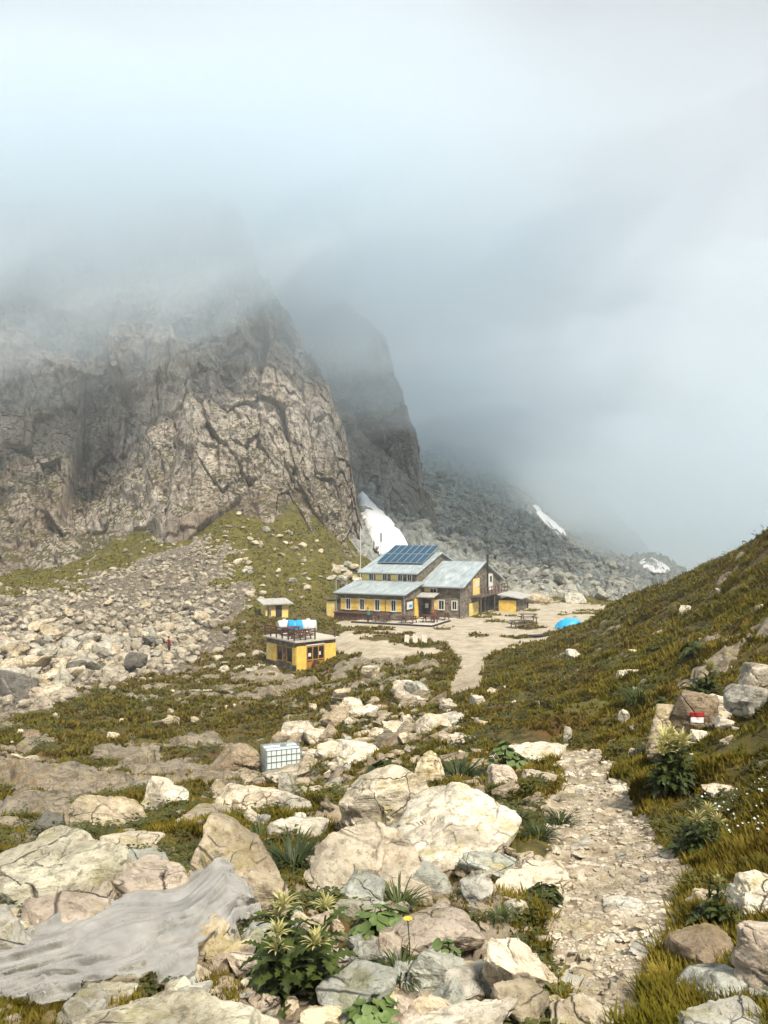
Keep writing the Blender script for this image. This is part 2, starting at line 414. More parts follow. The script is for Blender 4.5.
# ground: grass, trodden dirt, bedrock and scree mixed by a painted layout
def ground_mat():
    m = NT('alpine_ground')
    P = m.pos()
    at_ = m.n('VertexColor', layer_name='layout')
    sep = m.n('SeparateColor', {'Color': at_.outputs['Color']})
    brk = m.noise(P, 2.2, 8, .68)
    brk2 = m.noise(P, .35, 5, .6)
    def edge(w):
        x = m.math('ADD', w, m.math('MULTIPLY', m.math('SUBTRACT', brk, .5), .9))
        return m.ramp(x, (.40, 0.0), (.60, 1.0))
    rc, rh = rock_nodes(m, P, ((.055, .042, .026), (.16, .128, .083), (.33, .28, .20)), .35, .8, .2)
    g1 = m.noise(P, 3.0, 9, .72)
    g = m.ramp(g1, (.34, (.020, .017, .004)), (.5, (.080, .066, .011)), (.66, (.17, .135, .027)))
    g = m.mix(m.ramp(m.noise(P, .55, 6, .6, .5), (.48, 0.0), (.62, .8)), g, (.12, .062, .014))
    g = m.mix(m.ramp(m.noise(P, .3, 6, .65, .8), (.52, 0.0), (.66, .85)), g, (.115, .108, .012))
    dn = m.noise(P, 5.0, 9, .74)
    d = m.ramp(dn, (.34, (.14, .10, .058)), (.48, (.35, .285, .19)), (.66, (.62, .55, .43)))
    d = m.mix(m.ramp(brk2, (.45, 0.0), (.65, .5)), d, (.22, .16, .09))
    yy = m.n('SeparateXYZ', {'Vector': P}).outputs[1]
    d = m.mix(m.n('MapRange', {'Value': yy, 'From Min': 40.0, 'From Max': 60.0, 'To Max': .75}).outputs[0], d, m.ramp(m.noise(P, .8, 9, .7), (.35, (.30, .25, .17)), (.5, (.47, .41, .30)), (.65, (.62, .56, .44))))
    s = m.ramp(m.noise(P, 1.8, 9, .75), (.34, (.04, .033, .022)), (.5, (.14, .115, .08)), (.68, (.34, .30, .23)))
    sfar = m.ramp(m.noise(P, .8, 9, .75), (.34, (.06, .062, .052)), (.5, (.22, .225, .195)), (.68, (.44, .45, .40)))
    y = m.n('SeparateXYZ', {'Vector': P}).outputs[1]
    g = m.mix(m.n('MapRange', {'Value': y, 'From Min': 86.0, 'From Max': 98.0, 'To Max': .8}).outputs[0], g, m.ramp(m.noise(P, 1.3, 9, .75), (.36, (.028, .026, .004)), (.50, (.095, .085, .011)), (.66, (.19, .165, .02))))  # bank ground: yellower grass, colour lightened slightly to make up for less sun
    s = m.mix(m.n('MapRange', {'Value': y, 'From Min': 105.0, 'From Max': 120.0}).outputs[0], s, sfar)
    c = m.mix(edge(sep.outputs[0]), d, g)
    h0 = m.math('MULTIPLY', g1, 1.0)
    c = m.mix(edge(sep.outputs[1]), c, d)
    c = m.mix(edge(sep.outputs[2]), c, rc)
    c = m.mix(edge(at_.outputs['Alpha']), c, s)
    h = m.math('ADD', m.math('ADD', g1, dn), rh)
    return m.bsdf(c, .95, h, .6, .08)
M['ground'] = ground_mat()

def cliff_mat(name, cols, warm, grass, haze=0):
    m = NT(name)
    P = m.pos()
    S = m.n('Mapping', {'Vector': P, 'Scale': (.17, .17, .13)}).outputs[0]
    c, h = rock_nodes(m, S, cols, .10, warm)
    c = m.mix(.42, c, cols[1])
    for sc, rot, wd in (((.11, .11, .034), .25, .028), ((.22, .22, .08), -.35, .03)):
        wv = m.mix(.10, m.n('Mapping', {'Vector': P, 'Rotation': (0, rot, 0), 'Scale': sc}).outputs[0], m.n('TexNoise', {'Vector': P, 'Scale': .12, 'Detail': 7}).outputs['Color'])
        jt = m.n('TexVoronoi', {'Vector': wv, 'Scale': 1.0}, feature='DISTANCE_TO_EDGE').outputs['Distance']
        jl = m.math('MULTIPLY', m.ramp(jt, (.0, 1.0), (wd, 0.0)), .42)
        c = m.mix(jl, c, (.06, .048, .036)); h = m.math('SUBTRACT', h, jl)
    big = m.noise(P, .035, 5, .6, .8)
    c = m.mix(m.ramp(big, (.46, 0.0), (.6, .6)), c, tuple(x * .9 for x in (.19, .125, .08)))
    streak = m.noise(m.n('Mapping', {'Vector': P, 'Rotation': (0, .12, 0), 'Scale': (.55, .55, .05)}).outputs[0], 1.0, 6, .65, .6)
    c = m.mix(m.ramp(streak, (.34, .55), (.45, 0.0)), c, (.07, .058, .045))
    c = m.mix(m.ramp(streak, (.58, 0.0), (.72, .5)), c, (.36, .33, .28))
    fine = m.noise(P, 1.1, 9, .75)
    c = m.mix(m.ramp(fine, (.3, .6), (.46, 0.0)), c, (.07, .058, .045))
    nz = m.n('SeparateXYZ', {'Vector': m.n('NewGeometry').outputs['Normal']}).outputs[2]
    pz = m.n('SeparateXYZ', {'Vector': P}).outputs[2]
    low = m.n('MapRange', {'Value': pz, 'From Min': 6.0, 'From Max': 30.0, 'To Min': .22, 'To Max': -.35}).outputs[0]
    gw = m.math('ADD', m.math('ADD', nz, low), m.math('MULTIPLY', m.math('SUBTRACT', m.noise(P, .25, 7, .7), .5), 1.1))
    gw = m.ramp(gw, (.55, 0.0), (.75, grass))
    c = m.mix(gw, c, m.ramp(m.noise(P, 1.5, 8, .7), (.3, (.03, .028, .008)), (.7, (.11, .095, .022))))
    h = m.math('ADD', h, m.math('MULTIPLY', fine, .6))
    return m.bsdf(c, .92, h, .8, .5)
M['cliff'] = cliff_mat('brown_cliff', ((.20, .165, .128), (.48, .41, .33), (.74, .665, .565)), .55, .95)
M['crag'] = cliff_mat('grey_crag', ((.10, .092, .08), (.28, .26, .225), (.45, .425, .375)), .35, .35)

def stone_wall():
    m = NT('rubble_masonry')
    P = m.pos(1.0, obj=True)
    Q = m.n('Mapping', {'Vector': P, 'Scale': (2.2, 2.2, 4.2)}).outputs[0]
    v = m.n('TexVoronoi', {'Vector': Q, 'Scale': 1.0}, feature='F1')
    e = m.n('TexVoronoi', {'Vector': Q, 'Scale': 1.0}, feature='DISTANCE_TO_EDGE').outputs['Distance']
    c = m.ramp(m.n('SeparateColor', {'Color': v.outputs['Color']}).outputs[0], (0.0, (.10, .075, .05)), (.5, (.20, .165, .12)), (1.0, (.34, .29, .22)))
    c = m.mix(m.ramp(m.noise(P, 6, 7, .7), (.35, .5), (.6, 0.0)), c, (.07, .055, .04))
    c = m.mix(m.ramp(e, (.0, .8), (.07, 0.0)), c, (.10, .09, .075))
    return m.bsdf(c, .93, e, .6, .06)
M['stone_wall'] = stone_wall()

def metal_roof():
    m = NT('weathered_sheet_roof')
    P = m.pos(1.0, obj=True)
    x = m.n('SeparateXYZ', {'Vector': P}).outputs[0]
    seam = m.math('FRACT', m.math('MULTIPLY', x, 1.6))
    sm = m.ramp(seam, (.0, 1.0), (.06, 0.0), (.94, 0.0), (1.0, 1.0))
    n = m.noise(m.n('Mapping', {'Vector': P, 'Scale': (1.6, .35, 1)}).outputs[0], 1.2, 8, .7, .4)
    c = m.ramp(n, (.3, (.24, .28, .29)), (.5, (.40, .46, .47)), (.72, (.62, .67, .66)))
    c = m.mix(m.ramp(m.noise(P, 2.5, 7, .7), (.6, 0.0), (.75, .5)), c, (.22, .19, .15))
    c = m.mix(m.math('MULTIPLY', sm, .45), c, (.16, .18, .18))
    return m.bsdf(c, .5, sm, .5, .03, Metallic=.15)
M['roof'] = metal_roof()
M['slab_roof'] = plain('slab_roof_stone', (.42, .41, .37), .85, .3, 3)
M['yellow'] = plain('yellow_paint', (.86, .57, .12), .65, .22, 2.2)
M['pale_yellow'] = plain('pale_yellow_paint', (.86, .65, .22), .65, .2, 2.2)
M['orange_wood'] = plain('orange_varnished_wood', (.42, .20, .04), .5, .25, 6)
M['wood'] = plain('dark_red_brown_wood', (.105, .042, .024), .7, .35, 9)
M['grey_wood'] = plain('weathered_wood', (.13, .10, .075), .85, .3, 9)
M['white'] = plain('white_paint', (.74, .71, .64), .6, .07, 4)
M['concrete'] = plain('pale_concrete', (.52, .48, .40), .9, .14, 3)
M['dark_glass'] = plain('dark_window_glass', (.018, .017, .016), .12, .1, 3, 0)
M['dark'] = plain('dark_door', (.03, .024, .02), .7, .2, 5)
M['black_metal'] = plain('black_metal', (.03, .028, .026), .5, .2, 5)
M['galv'] = plain('galvanised_steel', (.36, .40, .40), .45, .15, 12, .1, Metallic=.5)
M['blue'] = plain('blue_plastic', (.02, .33, .66), .4, .12, 4)
M['blue_tarp'] = plain('blue_tarpaulin', (.015, .40, .72), .5, .22, 3)
M['white_plastic'] = plain('white_plastic', (.75, .77, .74), .4, .06, 5)
M['tank_plastic'] = plain('milky_tank_plastic', (.76, .85, .83), .35, .06, 5)
M['pole_white'] = plain('white_pole', (.68, .66, .60), .5, .1, 5)
M['snow'] = plain('old_snow', (.84, .82, .80), .7, .05, .8, .3)
M['teal'] = plain('teal_fabric', (.05, .26, .24), .9, .2, 20)
M['red_cloth'] = plain('dark_red_fabric', (.22, .035, .03), .9, .2, 20)
M['navy'] = plain('dark_trousers', (.03, .03, .035), .9, .2, 20)
M['skin'] = plain('skin', (.42, .25, .17), .6, .08, 10)
M['hair'] = plain('dark_hair', (.04, .025, .015), .7, .2, 30)
M['red_paint'] = plain('red_waymark_paint', (.36, .02, .02), .75, .3, 30)
M['white_paint'] = plain('white_waymark_paint', (.78, .76, .70), .75, .12, 30)
M['terracotta'] = plain('terracotta', (.36, .13, .06), .8, .2, 6)
M['hose'] = plain('pale_hose', (.50, .44, .32), .6, .2, 6)

def solar():
    m = NT('solar_cells')
    P = m.pos(1.0, obj=True)
    b = m.n('TexBrick', {'Vector': P, 'Scale': 1.0, 'Mortar Size': .006, 'Brick Width': .16, 'Row Height': .16, 'Color1': (.008, .050, .10, 1), 'Color2': (.010, .062, .125, 1), 'Mortar': (.12, .2, .28, 1)}, offset=0.0)
    return m.bsdf(b.outputs['Color'], .45, Specular_IOR_Level=.12)
M['solar'] = solar()

def leafy(name, a, b, transl=.25, scale=9):
    m = NT(name)
    P = m.pos()
    n = m.noise(P, scale, 5, .65); n2 = m.noise(P, .9, 4, .6)
    c = m.mix(m.ramp(n, (.35, 0.0), (.65, 1.0)), a, b)
    c = m.mix(m.ramp(n2, (.40, .5), (.6, 0.0)), c, tuple(x * .55 for x in a))
    d = m.n('BsdfPrincipled', {'Base Color': c, 'Roughness': .6})
    t = m.n('BsdfTranslucent', {'Color': c})
    x = m.n('MixShader', {0: transl, 1: d.outputs[0], 2: t.outputs[0]})
    m.t.links.new(x.outputs[0], m.out.inputs['Surface'])
    return m.m
M['thistle'] = leafy('thistle_leaf', (.035, .055, .008), (.10, .14, .022))
M['broad'] = leafy('broad_leaf', (.10, .17, .04), (.23, .31, .10))
M['darkgrass'] = leafy('dark_grass_leaf', (.03, .05, .010), (.075, .11, .018))
M['herb'] = leafy('dwarf_shrub_leaf', (.04, .055, .010), (.13, .135, .025), .2, 2.0)
M['flower'] = leafy('pale_bract', (.50, .47, .16), (.66, .62, .30), .3)
M['petal'] = plain('pale_blue_petal', (.55, .62, .66), .7, .2, 8)
M['yellow_petal'] = plain('yellow_petal', (.72, .50, .05), .7, .2, 8)

def turf():
    m = NT('alpine_turf_blade')
    P = m.pos()
    n = m.noise(P, 3.0, 6, .7)
    c = m.ramp(n, (.36, (.045, .038, .007)), (.5, (.165, .134, .020)), (.66, (.33, .265, .052)))
    c = m.mix(m.ramp(m.noise(P, .55, 6, .6, .5), (.48, 0.0), (.62, .45)), c, (.15, .085, .02))
    c = m.mix(m.ramp(m.noise(P, 1.1, 6, .65, .5), (.54, 0.0), (.64, .5)), c, (.05, .058, .010))
    c = m.mix(m.ramp(m.noise(P, .3, 6, .65, .8), (.50, 0.0), (.64, .8)), c, (.135, .130, .015))
    yb = m.n('SeparateXYZ', {'Vector': P}).outputs[1]
    c = m.mix(m.n('MapRange', {'Value': yb, 'From Min': 86.0, 'From Max': 98.0, 'To Max': .95}).outputs[0], c, m.ramp(n, (.36, (.09, .08, .009)), (.6, (.36, .31, .035))))  # yellower grass on the bank, also painted brighter to offset its weaker sun
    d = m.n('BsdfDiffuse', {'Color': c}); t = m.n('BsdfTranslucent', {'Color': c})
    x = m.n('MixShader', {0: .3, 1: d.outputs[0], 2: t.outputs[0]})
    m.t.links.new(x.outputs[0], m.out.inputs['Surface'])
    return m.m
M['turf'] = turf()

def sheet_mat():
    m = NT('milky_plastic_film')
    P = m.pos()
    n = m.noise(P, 3.0, 7, .65)
    c = m.ramp(n, (.3, (.42, .42, .40)), (.7, (.74, .73, .69)))
    b = m.n('BsdfPrincipled', {'Base Color': c, 'Roughness': .2, 'Normal': m.n('Bump', {'Height': m.noise(P, 9.0, 4, .6, 1.2), 'Strength': .12, 'Distance': .02}).outputs[0]})
    t = m.n('BsdfTranslucent', {'Color': c}); tr = m.n('BsdfTransparent', {'Color': (.9, .9, .88, 1)})
    x = m.n('MixShader', {0: .3, 1: b.outputs[0], 2: t.outputs[0]})
    lw = m.n('LayerWeight', {'Blend': .45}).outputs['Facing']
    fac = m.n('MapRange', {'Value': m.math('ADD', lw, m.math('MULTIPLY', n, .35)), 'From Min': .15, 'From Max': .95, 'To Min': .92, 'To Max': .16}).outputs[0]
    x2 = m.n('MixShader', {0: fac, 1: x.outputs[0], 2: tr.outputs[0]})
    m.t.links.new(x2.outputs[0], m.out.inputs['Surface'])
    return m.m
M['film'] = sheet_mat()

def volume_mat(name, col, dens, an=.2):
    m = NT(name)
    v = m.n('VolumePrincipled', {'Color': (*col, 1), 'Density': dens, 'Anisotropy': an})
    m.t.links.new(v.outputs[0], m.out.inputs['Volume'])
    return m.m

# ------------------------------------------------------------------ ground sheet
def grid_faces(nr, nc, off=0):
    i = np.arange(nr - 1)[:, None] * nc + np.arange(nc - 1)[None]
    return (np.stack([i, i + 1, i + nc + 1, i + nc], 2).reshape(-1, 4) + off)

def build_ground():
    cols = np.concatenate([np.linspace(-520, -30, 70), np.linspace(-24, 792, 330), np.linspace(800, 1250, 64)])
    rows = np.exp(np.concatenate([np.linspace(math.log(1.1), math.log(130), 520), np.linspace(math.log(131.5), math.log(470), 150)]))
    PX, YY = np.meshgrid(cols, rows)
    px, Y = PX.ravel(), YY.ravel()
    z, g, d, r, s = z_full(px, Y, True)
    v = np.stack([(px - CX) / F * Y, Y, z], 1)
    f = grid_faces(len(rows), len(cols))
    a = np.stack([g, d, r, s], 1)
    # the ground under and behind the photographer
    ax, ay = np.meshgrid(np.linspace(-9, 9, 60), np.linspace(-12, 3.0, 50))
    az = -1.86 - .05 * ay + .06 * fbm(np.stack([ax.ravel(), ay.ravel(), ax.ravel() * 0], 1), 5, 3).reshape(ax.shape) + .02 * ax
    v2 = np.stack([ax.ravel(), ay.ravel(), az.ravel()], 1)
    f2 = grid_faces(50, 60, len(v))
    a2 = np.tile([[.6, .2, .2, 0]], (len(v2), 1))
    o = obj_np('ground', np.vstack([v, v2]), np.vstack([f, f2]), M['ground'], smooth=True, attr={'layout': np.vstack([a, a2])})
    tag(o, 'stony alpine ground with olive turf, trodden path and scree', kind='structure')
    return o
build_ground()

# ------------------------------------------------------------------ cliffs
def cliff(name, foot, ridge, mat, label, ns, nt, amp, seed, lean=1.0, back=30, cat='mountain'):
    foot = np.array(foot, float); ridge = np.array(ridge, float)
    def w(a): return np.stack([(a[:, 0] - CX) / F * a[:, 2], a[:, 2], (HZ - a[:, 1]) / F * a[:, 2]], 1)
    fw, rw = w(foot), w(ridge)
    k = np.linspace(0, 1, len(foot)); s = np.linspace(0, 1, ns)
    fi = np.stack([np.interp(s, k, fw[:, j]) for j in range(3)], 1)
    ri = np.stack([np.interp(s, k, rw[:, j]) for j in range(3)], 1)
    t = np.concatenate([np.linspace(-.08, 1, nt), np.linspace(1.02, 1.3, nt // 6)])
    V = []
    for tt in t:
        if tt <= 1:
            p = fi + (ri - fi) * tt
            p[:, 1] += lean * 6 * (4 * max(tt, 0) * (1 - max(tt, 0))) * -.6
        else:
            q = (tt - 1) / .3
            p = ri + np.array([-.25 * back * q, back * q, -back * 1.5 * q * q])
        V.append(p)
    V = np.array(V); T = np.repeat(t, ns)
    p = V.reshape(-1, 3)
    edge = np.clip(T * 5 + .5, 0, 1)
    q = p * np.array([1, .6, 1.0])
    # slanting buttresses, then blocks within blocks
    sl = q @ np.array([[1, 0, .0], [0, 1, 0], [.30, 0, 1.0]])
    d = 4.6 * ridged(sl * np.array([.045, .03, .016]), seed, 4) - 2.5
    f1, e1 = facet(sl * np.array([.085, .06, .038]), seed + 5, .8)
    f2, e2 = facet(sl * np.array([.27, .18, .16]), seed + 25, .7)
    f3, e3 = facet(sl * np.array([.8, .5, .5]), seed + 45, .7)
    f1 = f1.reshape(len(t), ns)
    for _ in range(3):
        f1[1:-1, 1:-1] = (f1[1:-1, 1:-1] * 2 + f1[:-2, 1:-1] + f1[2:, 1:-1] + f1[1:-1, :-2] + f1[1:-1, 2:]) / 6
    f1 = f1.ravel()
    d = d + 2.6 * f1 + .9 * f2 + .32 * f3 + .7 * fbm(q * .35, seed + 9, 5, .6)
    bedd = p @ np.array([.35, .1, 1.0]) + 2.2 * fbm(p * .08, seed + 13, 3)
    d = d + .55 * (np.abs((bedd * .22) % 1 - .5) * 2) ** 3 + .35 * (1 - np.abs((bedd * .71) % 1 - .5) * 2) ** 2
    d = d - .45 * np.exp(-(e1 / .05) ** 2) - .3 * np.exp(-(e2 / .05) ** 2)
    d = d * amp * edge * (1 - .75 * sstep(.93, 1.0, T))
    p = p + d[:, None] * np.array([.18, -.92, .34])
    rz = amp * (1.2 * fbm(p * .22, seed + 70, 4) + 1.6 * ridged(p * np.array([.12, .06, .03]), seed + 80, 4, .6)) * sstep(.75, 1.0, T)
    p[:, 2] += rz
    o = obj_np(name, p, grid_faces(len(t), ns), mat, smooth=False)
    tag(o, label, cat)
    o['kind'] = 'structure'
    return o
cliff('rocky_mountain',
      [(-420, 660, 102), (-150, 618, 106), (-60, 596, 108), (0, 584, 110), (70, 566, 112), (140, 532, 114), (200, 514, 113), (270, 516, 113.5), (310, 543, 113.5), (335, 563, 114), (352, 574, 115), (362, 574, 119), (370, 564, 128), (366, 552, 165)],
      [(-420, 235, 168), (-150, 215, 172), (-60, 228, 172), (20, 205, 172), (100, 222, 172), (170, 200, 172), (215, 205, 170), (243, 228, 166), (264, 292, 158), (297, 337, 150), (326, 388, 143), (346, 452, 137), (357, 505, 135), (340, 440, 185)],
      M['cliff'], 'brown fissured cliff rising behind the boulder field into cloud', 640, 420, 1.0, 100)
cliff('rocky_mountain',
      [(180, 520, 176), (260, 520, 176), (330, 520, 176), (372, 515, 177), (398, 502, 180), (414, 494, 186), (420, 480, 206)],
      [(170, 190, 214), (240, 205, 210), (285, 250, 206), (318, 288, 203), (352, 312, 200), (388, 350, 197), (402, 425, 206)],
      M['crag'], 'rounded grey crag fading into cloud behind the brown cliff', 260, 240, 1.0, 300)
cliff('rocky_mountain',
      [(325, 490, 168), (352, 484, 167), (376, 494, 166), (402, 510, 164), (430, 533, 160), (450, 545, 166)],
      [(320, 385, 200), (345, 418, 192), (372, 444, 184), (402, 472, 178), (430, 497, 170), (446, 528, 174)],
      M['crag'], 'low pale rock spur above the snow behind the hut roof', 170, 120, .42, 400)

# ------------------------------------------------------------------ snow
def keep_any(f, ok, sd): return bool((ok & (sd > -1.2))[f].all(1).any())
def snow(poly, ymin, label, up=.5):
    xs = [p[0] for p in poly]; ys = [p[1] for p in poly]
    nx, ny = 46, 46
    gx, gy = np.meshgrid(np.linspace(min(xs) - 1, max(xs) + 1, nx), np.linspace(min(ys) - 1, max(ys) + 1, ny))
    Y = locate_many(gx.ravel(), gy.ravel(), ymin)
    sd = poly_sd(gx.ravel(), gy.ravel(), poly)
    sd = sd + .8 * fbm(np.stack([gx.ravel() * .3, gy.ravel() * .3, gx.ravel() * 0], 1), 8, 3)
    ok = ~np.isnan(Y); Y = np.where(ok, Y, 150)
    z = z_base(gx.ravel(), Y)
    h = np.clip(sd * .35, -1.5, up) + .3
    v = np.stack([(gx.ravel() - CX) / F * Y, Y, z + h], 1)
    f = grid_faces(ny, nx)
    keep = (ok & (sd > -1.2))[f].all(1)
    if not keep_any(f, ok, sd): return
    o = obj_np('snow_patch', v, f[keep], M['snow'], smooth=True)
    md = o.modifiers.new('thick', 'SOLIDIFY'); md.thickness = .6; md.offset = -1
    tag(o, label, 'snow patch')
snow([(359, 498), (364, 500), (374, 512), (390, 527), (400, 540), (408, 556), (404, 562), (384, 562), (374, 548), (368, 528), (361, 514)], 122, 'large white snow patch between cliff and scree behind the hut', 1.0)
snow([(533, 507), (538, 510), (548, 520), (562, 531), (566, 537), (558, 535), (546, 526), (537, 516)], 150, 'thin slanting snow streak in the gully above the scree', .3)
snow([(640, 564), (648, 559), (658, 564), (668, 570), (668, 573), (655, 573), (645, 569)], 150, 'small snow patch in the valley behind the right hand grass slope', .25)

# ------------------------------------------------------------------ rocks
_ico = {}
def ico(n):
    if n not in _ico:
        bm = bmesh.new(); bmesh.ops.create_icosphere(bm, subdivisions=n, radius=1)
        bm.verts.ensure_lookup_table()
        v = np.array([x.co[:] for x in bm.verts]); f = np.array([[q.index for q in p.verts] for p in bm.faces]); bm.free()
        _ico[n] = (v / np.linalg.norm(v, axis=1)[:, None], f)
    return _ico[n]
def rock_shape(seed, sub, dims, planes=11, hard=14, rough=1.0, detail=True):
    """Angular boulder: a convex block cut by random planes, then broken up by smaller facets; dims in metres."""
    g = np.random.default_rng(seed)
    v, f = ico(sub)
    n = g.normal(size=(planes, 3)); n /= np.linalg.norm(n, axis=1)[:, None]
    n = np.vstack([n, [[.1, .05, 1], [0, 0, -1]]]); n /= np.linalg.norm(n, axis=1)[:, None]
    dd = g.uniform(.55, 1.0, len(n)); dd[-2] = g.uniform(.5, .8)
    hard = hard * 5
    q = np.clip(v @ n.T / dd, 0, None)
    r = 1 / (q.max(1) + 1e-6)
    e = g.normal(size=(14 if detail else 8, 3)); e /= np.linalg.norm(e, axis=1)[:, None]
    sup = ((v * np.minimum(r, 1.6)[:, None]) @ e.T).max(0)             # chips knocked off the edges
    n = np.vstack([n, e]); dd = np.concatenate([dd, sup * g.uniform(.82, .97, len(e))])
    q = np.clip(v @ n.T / dd, 0, None)
    r = 1 / ((q ** hard).sum(1) ** (1 / hard) + 1e-6)
    p = v * np.minimum(r, 1.6)[:, None]
    lo, hi = p.min(0), p.max(0)
    p = (p - (lo + hi) / 2) / (hi - lo) * np.array(dims)
    if detail:
        s = float(np.cbrt(np.prod(dims)))
        off = g.uniform(-50, 50, 3)
        u = p / np.array(dims); u = u / (np.linalg.norm(u, axis=1)[:, None] + 1e-6)
        w = (p @ np.array([[1, .2, .35], [-.2, 1, .2], [-.35, -.2, 1.0]])) / s
        f1, e1 = facet(w * np.array([1.6, 1.6, 3.0]) + off, seed % 90)
        f2, e2 = facet(w * np.array([4, 4, 8.0]) + off, seed % 80 + 3)
        bd = (w @ np.array([.25, .15, 1.0])) * 3.2 + .5 * fbm(w * 1.4 + off, 7, 2)
        d = .022 * f1 + .012 * f2 + .015 * fbm(w * 2.3 + off, 4, 5, .6) + .010 * np.cos(6.2832 * bd) * np.clip(.5 + vnoise(w * 1.1 + off, 8), 0, 1)
        d = d - .02 * np.exp(-(e1 / .09) ** 2)
        p = p + u * (d * s * rough)[:, None]
    return p, f

TINTS = {'path': (1.0, .95, .84, 1), 'cream': (1.12, 1.04, .90, 1), 'grey': (.86, .88, .86, 1), 'blue': (.76, .83, .82, 1), 'tan': (1.0, .9, .72, 1), 'brown': (.62, .52, .40, 1), 'dark': (.32, .32, .31, 1), 'green': (.92, .92, .80, 1), 'pink': (.98, .88, .80, 1), 'white': (1.3, 1.26, 1.16, 1)}
_hero = [1000]
def hero(x0, x1, yt, yb, label, tint='cream', dr=.95, tilt=(0, 0, 0), Y=None, sub=5, sink=.25, planes=10, hard=16, hmin=.22, group=None, name='boulder', cat='boulder', rough=1.0, seed=None):
    px = (x0 + x1) / 2
    Yb = Y or locate(px, yb)
    if math.isnan(Yb): return None
    w = (x1 - x0) / F * Yb; ap = (yb - yt) / F * Yb
    dep = w * dr
    al = math.atan2(yb - HZ, F)
    h = max((ap - dep * .55 * math.sin(al)) / math.cos(al), hmin * w)
    hh = h / (1 - sink)
    _hero[0] += 1
    sd = seed or _hero[0]
    v, f = rock_shape(sd, sub, (w, dep, hh), planes, hard, rough)
    o = obj_np(name, v, f, M['rock'], smooth=sub >= 5)
    if sub >= 5:
        o.data.set_sharp_from_angle(angle=R(38))
    Yc = Yb + dep * .42
    zg = min(float(z_full([px], [Yc])[0]), float(z_full([px], [Yb + .05 * dep])[0]) + .15 * dep)
    o.location = ((px - CX) / F * Yc, Yc, zg + h / 2 - hh * sink / 2)
    o.rotation_euler = tilt
    o.color = TINTS[tint]
    tag(o, label, cat, group)
    return o

# the big boulders of the rib in front
hero(386, 532, 800, 868, 'largest cream boulder with a rounded top left of the path', 'white', 1.25, (R(12), R(-4), .1), sub=6, planes=8, hard=14, hmin=.2)
hero(302, 440, 832, 894, 'cream boulder slab split by a dark crack in front of the rounded one', 'cream', 1.05, (R(20), R(8), -.2), sub=6, planes=6, hard=18, hmin=.2)
hero(334, 436, 772, 836, 'steep pale slab leaning up to the right behind the cracked boulder', 'cream', .5, (0, R(-24), .15), sub=6, planes=6, hmin=.22)
hero(410, 446, 766, 800, 'dark sided pale block at the upper end of the leaning slab', 'tan', .95, (0, R(-8), .3))
hero(-30, 142, 824, 912, 'broad blue green boulder with yellow lichen at the left edge', 'green', 1.05, (R(4), R(-10), .2), sub=6, planes=9, hard=12)
hero(108, 200, 850, 912, 'pinkish grey boulder beside the blue green boulder', 'pink', .95, (0, R(4), .1), sub=6, hard=16)
hero(180, 312, 836, 910, 'long tilted slab with brown layers right of the pinkish boulder', 'tan', .75, (R(6), R(20), -.15), sub=6, planes=9)
hero(100, 165, 822, 850, 'flat pale slab lying on top of the left hand ridge', 'cream', .8, (0, R(5), .4), sub=5)
hero(60, 290, 985, 1075, 'wide lichen covered boulder at the bottom below the plastic sheet', 'green', .5, (R(5), R(-5), .15), sub=6, planes=9, hard=16, hmin=.12)
hero(-40, 60, 905, 985, 'grey brown boulder under the plastic sheet at the left edge', 'grey', .95, (0, 0, .2), sub=5)
hero(20, 110, 890, 945, 'stacked tan rock above the left end of the plastic sheet', 'pink', .95, (R(8), R(6), .5), sub=5)
hero(240, 296, 916, 962, 'pale blue boulder with a flat top left of the yellow thistle', 'blue', .85, (R(-5), R(6), .3), sub=5)
hero(458, 528, 846, 882, 'smooth blue grey boulder at the left edge of the path', 'blue', .95, (R(4), R(4), .1), sub=6, planes=8, hard=14)
hero(396, 462, 846, 884, 'blue grey block between the cream boulder and the round blue one', 'blue', .85, (0, R(12), .2), sub=5)
hero(498, 576, 868, 896, 'pale flat slab with a turf edge beside the path', 'cream', .85, (R(3), R(-10), .3), sub=5, hmin=.12)
hero(376, 486, 904, 946, 'low rounded pale rock behind the leafy plants', 'pink', .85, (R(4), R(6), -.1), sub=6, hard=16, hmin=.14)
hero(474, 562, 932, 992, 'long smooth pale slab sloping towards the path', 'cream', .75, (R(5), R(22), -.15), sub=6, planes=6, hard=14, hmin=.16)
hero(536, 622, 992, 1040, 'pale slab at the foot of the path at the bottom edge', 'cream', .85, (R(4), R(6), .1), sub=5, hmin=.14)
hero(486, 560, 985, 1034, 'thin tan slab left of the bottom path slab', 'tan', .85, (R(4), R(10), .2), sub=5, hmin=.14)
hero(316, 402, 970, 1018, 'blue grey boulder below the yellow thistle', 'blue', .85, (R(3), R(-10), .2), sub=5)
hero(408, 460, 985, 1022, 'upright tan stone beside the grey ledge', 'tan', .85, (0, R(12), .3), sub=5)
hero(440, 500, 950, 985, 'grey ledge rock behind the upright tan stone', 'grey', .8, (0, R(4), .1), sub=5, hmin=.14)
hero(352, 398, 928, 958, 'small blue grey rock under the broad leaves', 'blue', .95, (0, R(-6), .3), sub=5)
hero(720, 800, 856, 912, 'jagged pale boulder on the right of the path', 'white', .95, (R(4), R(-10), .2), sub=6)
hero(676, 744, 922, 968, 'brown capped rock below the jagged pale boulder', 'brown', .95, (0, R(-12), .3), sub=5)
hero(738, 810, 922, 1000, 'tall grey brown boulder at the right edge near the bottom', 'pink', .95, (0, R(-6), .2), sub=6)
hero(664, 758, 956, 1014, 'broad blue grey boulder in the bottom right corner', 'blue', .85, (R(4), R(-8), .1), sub=6, hard=16)
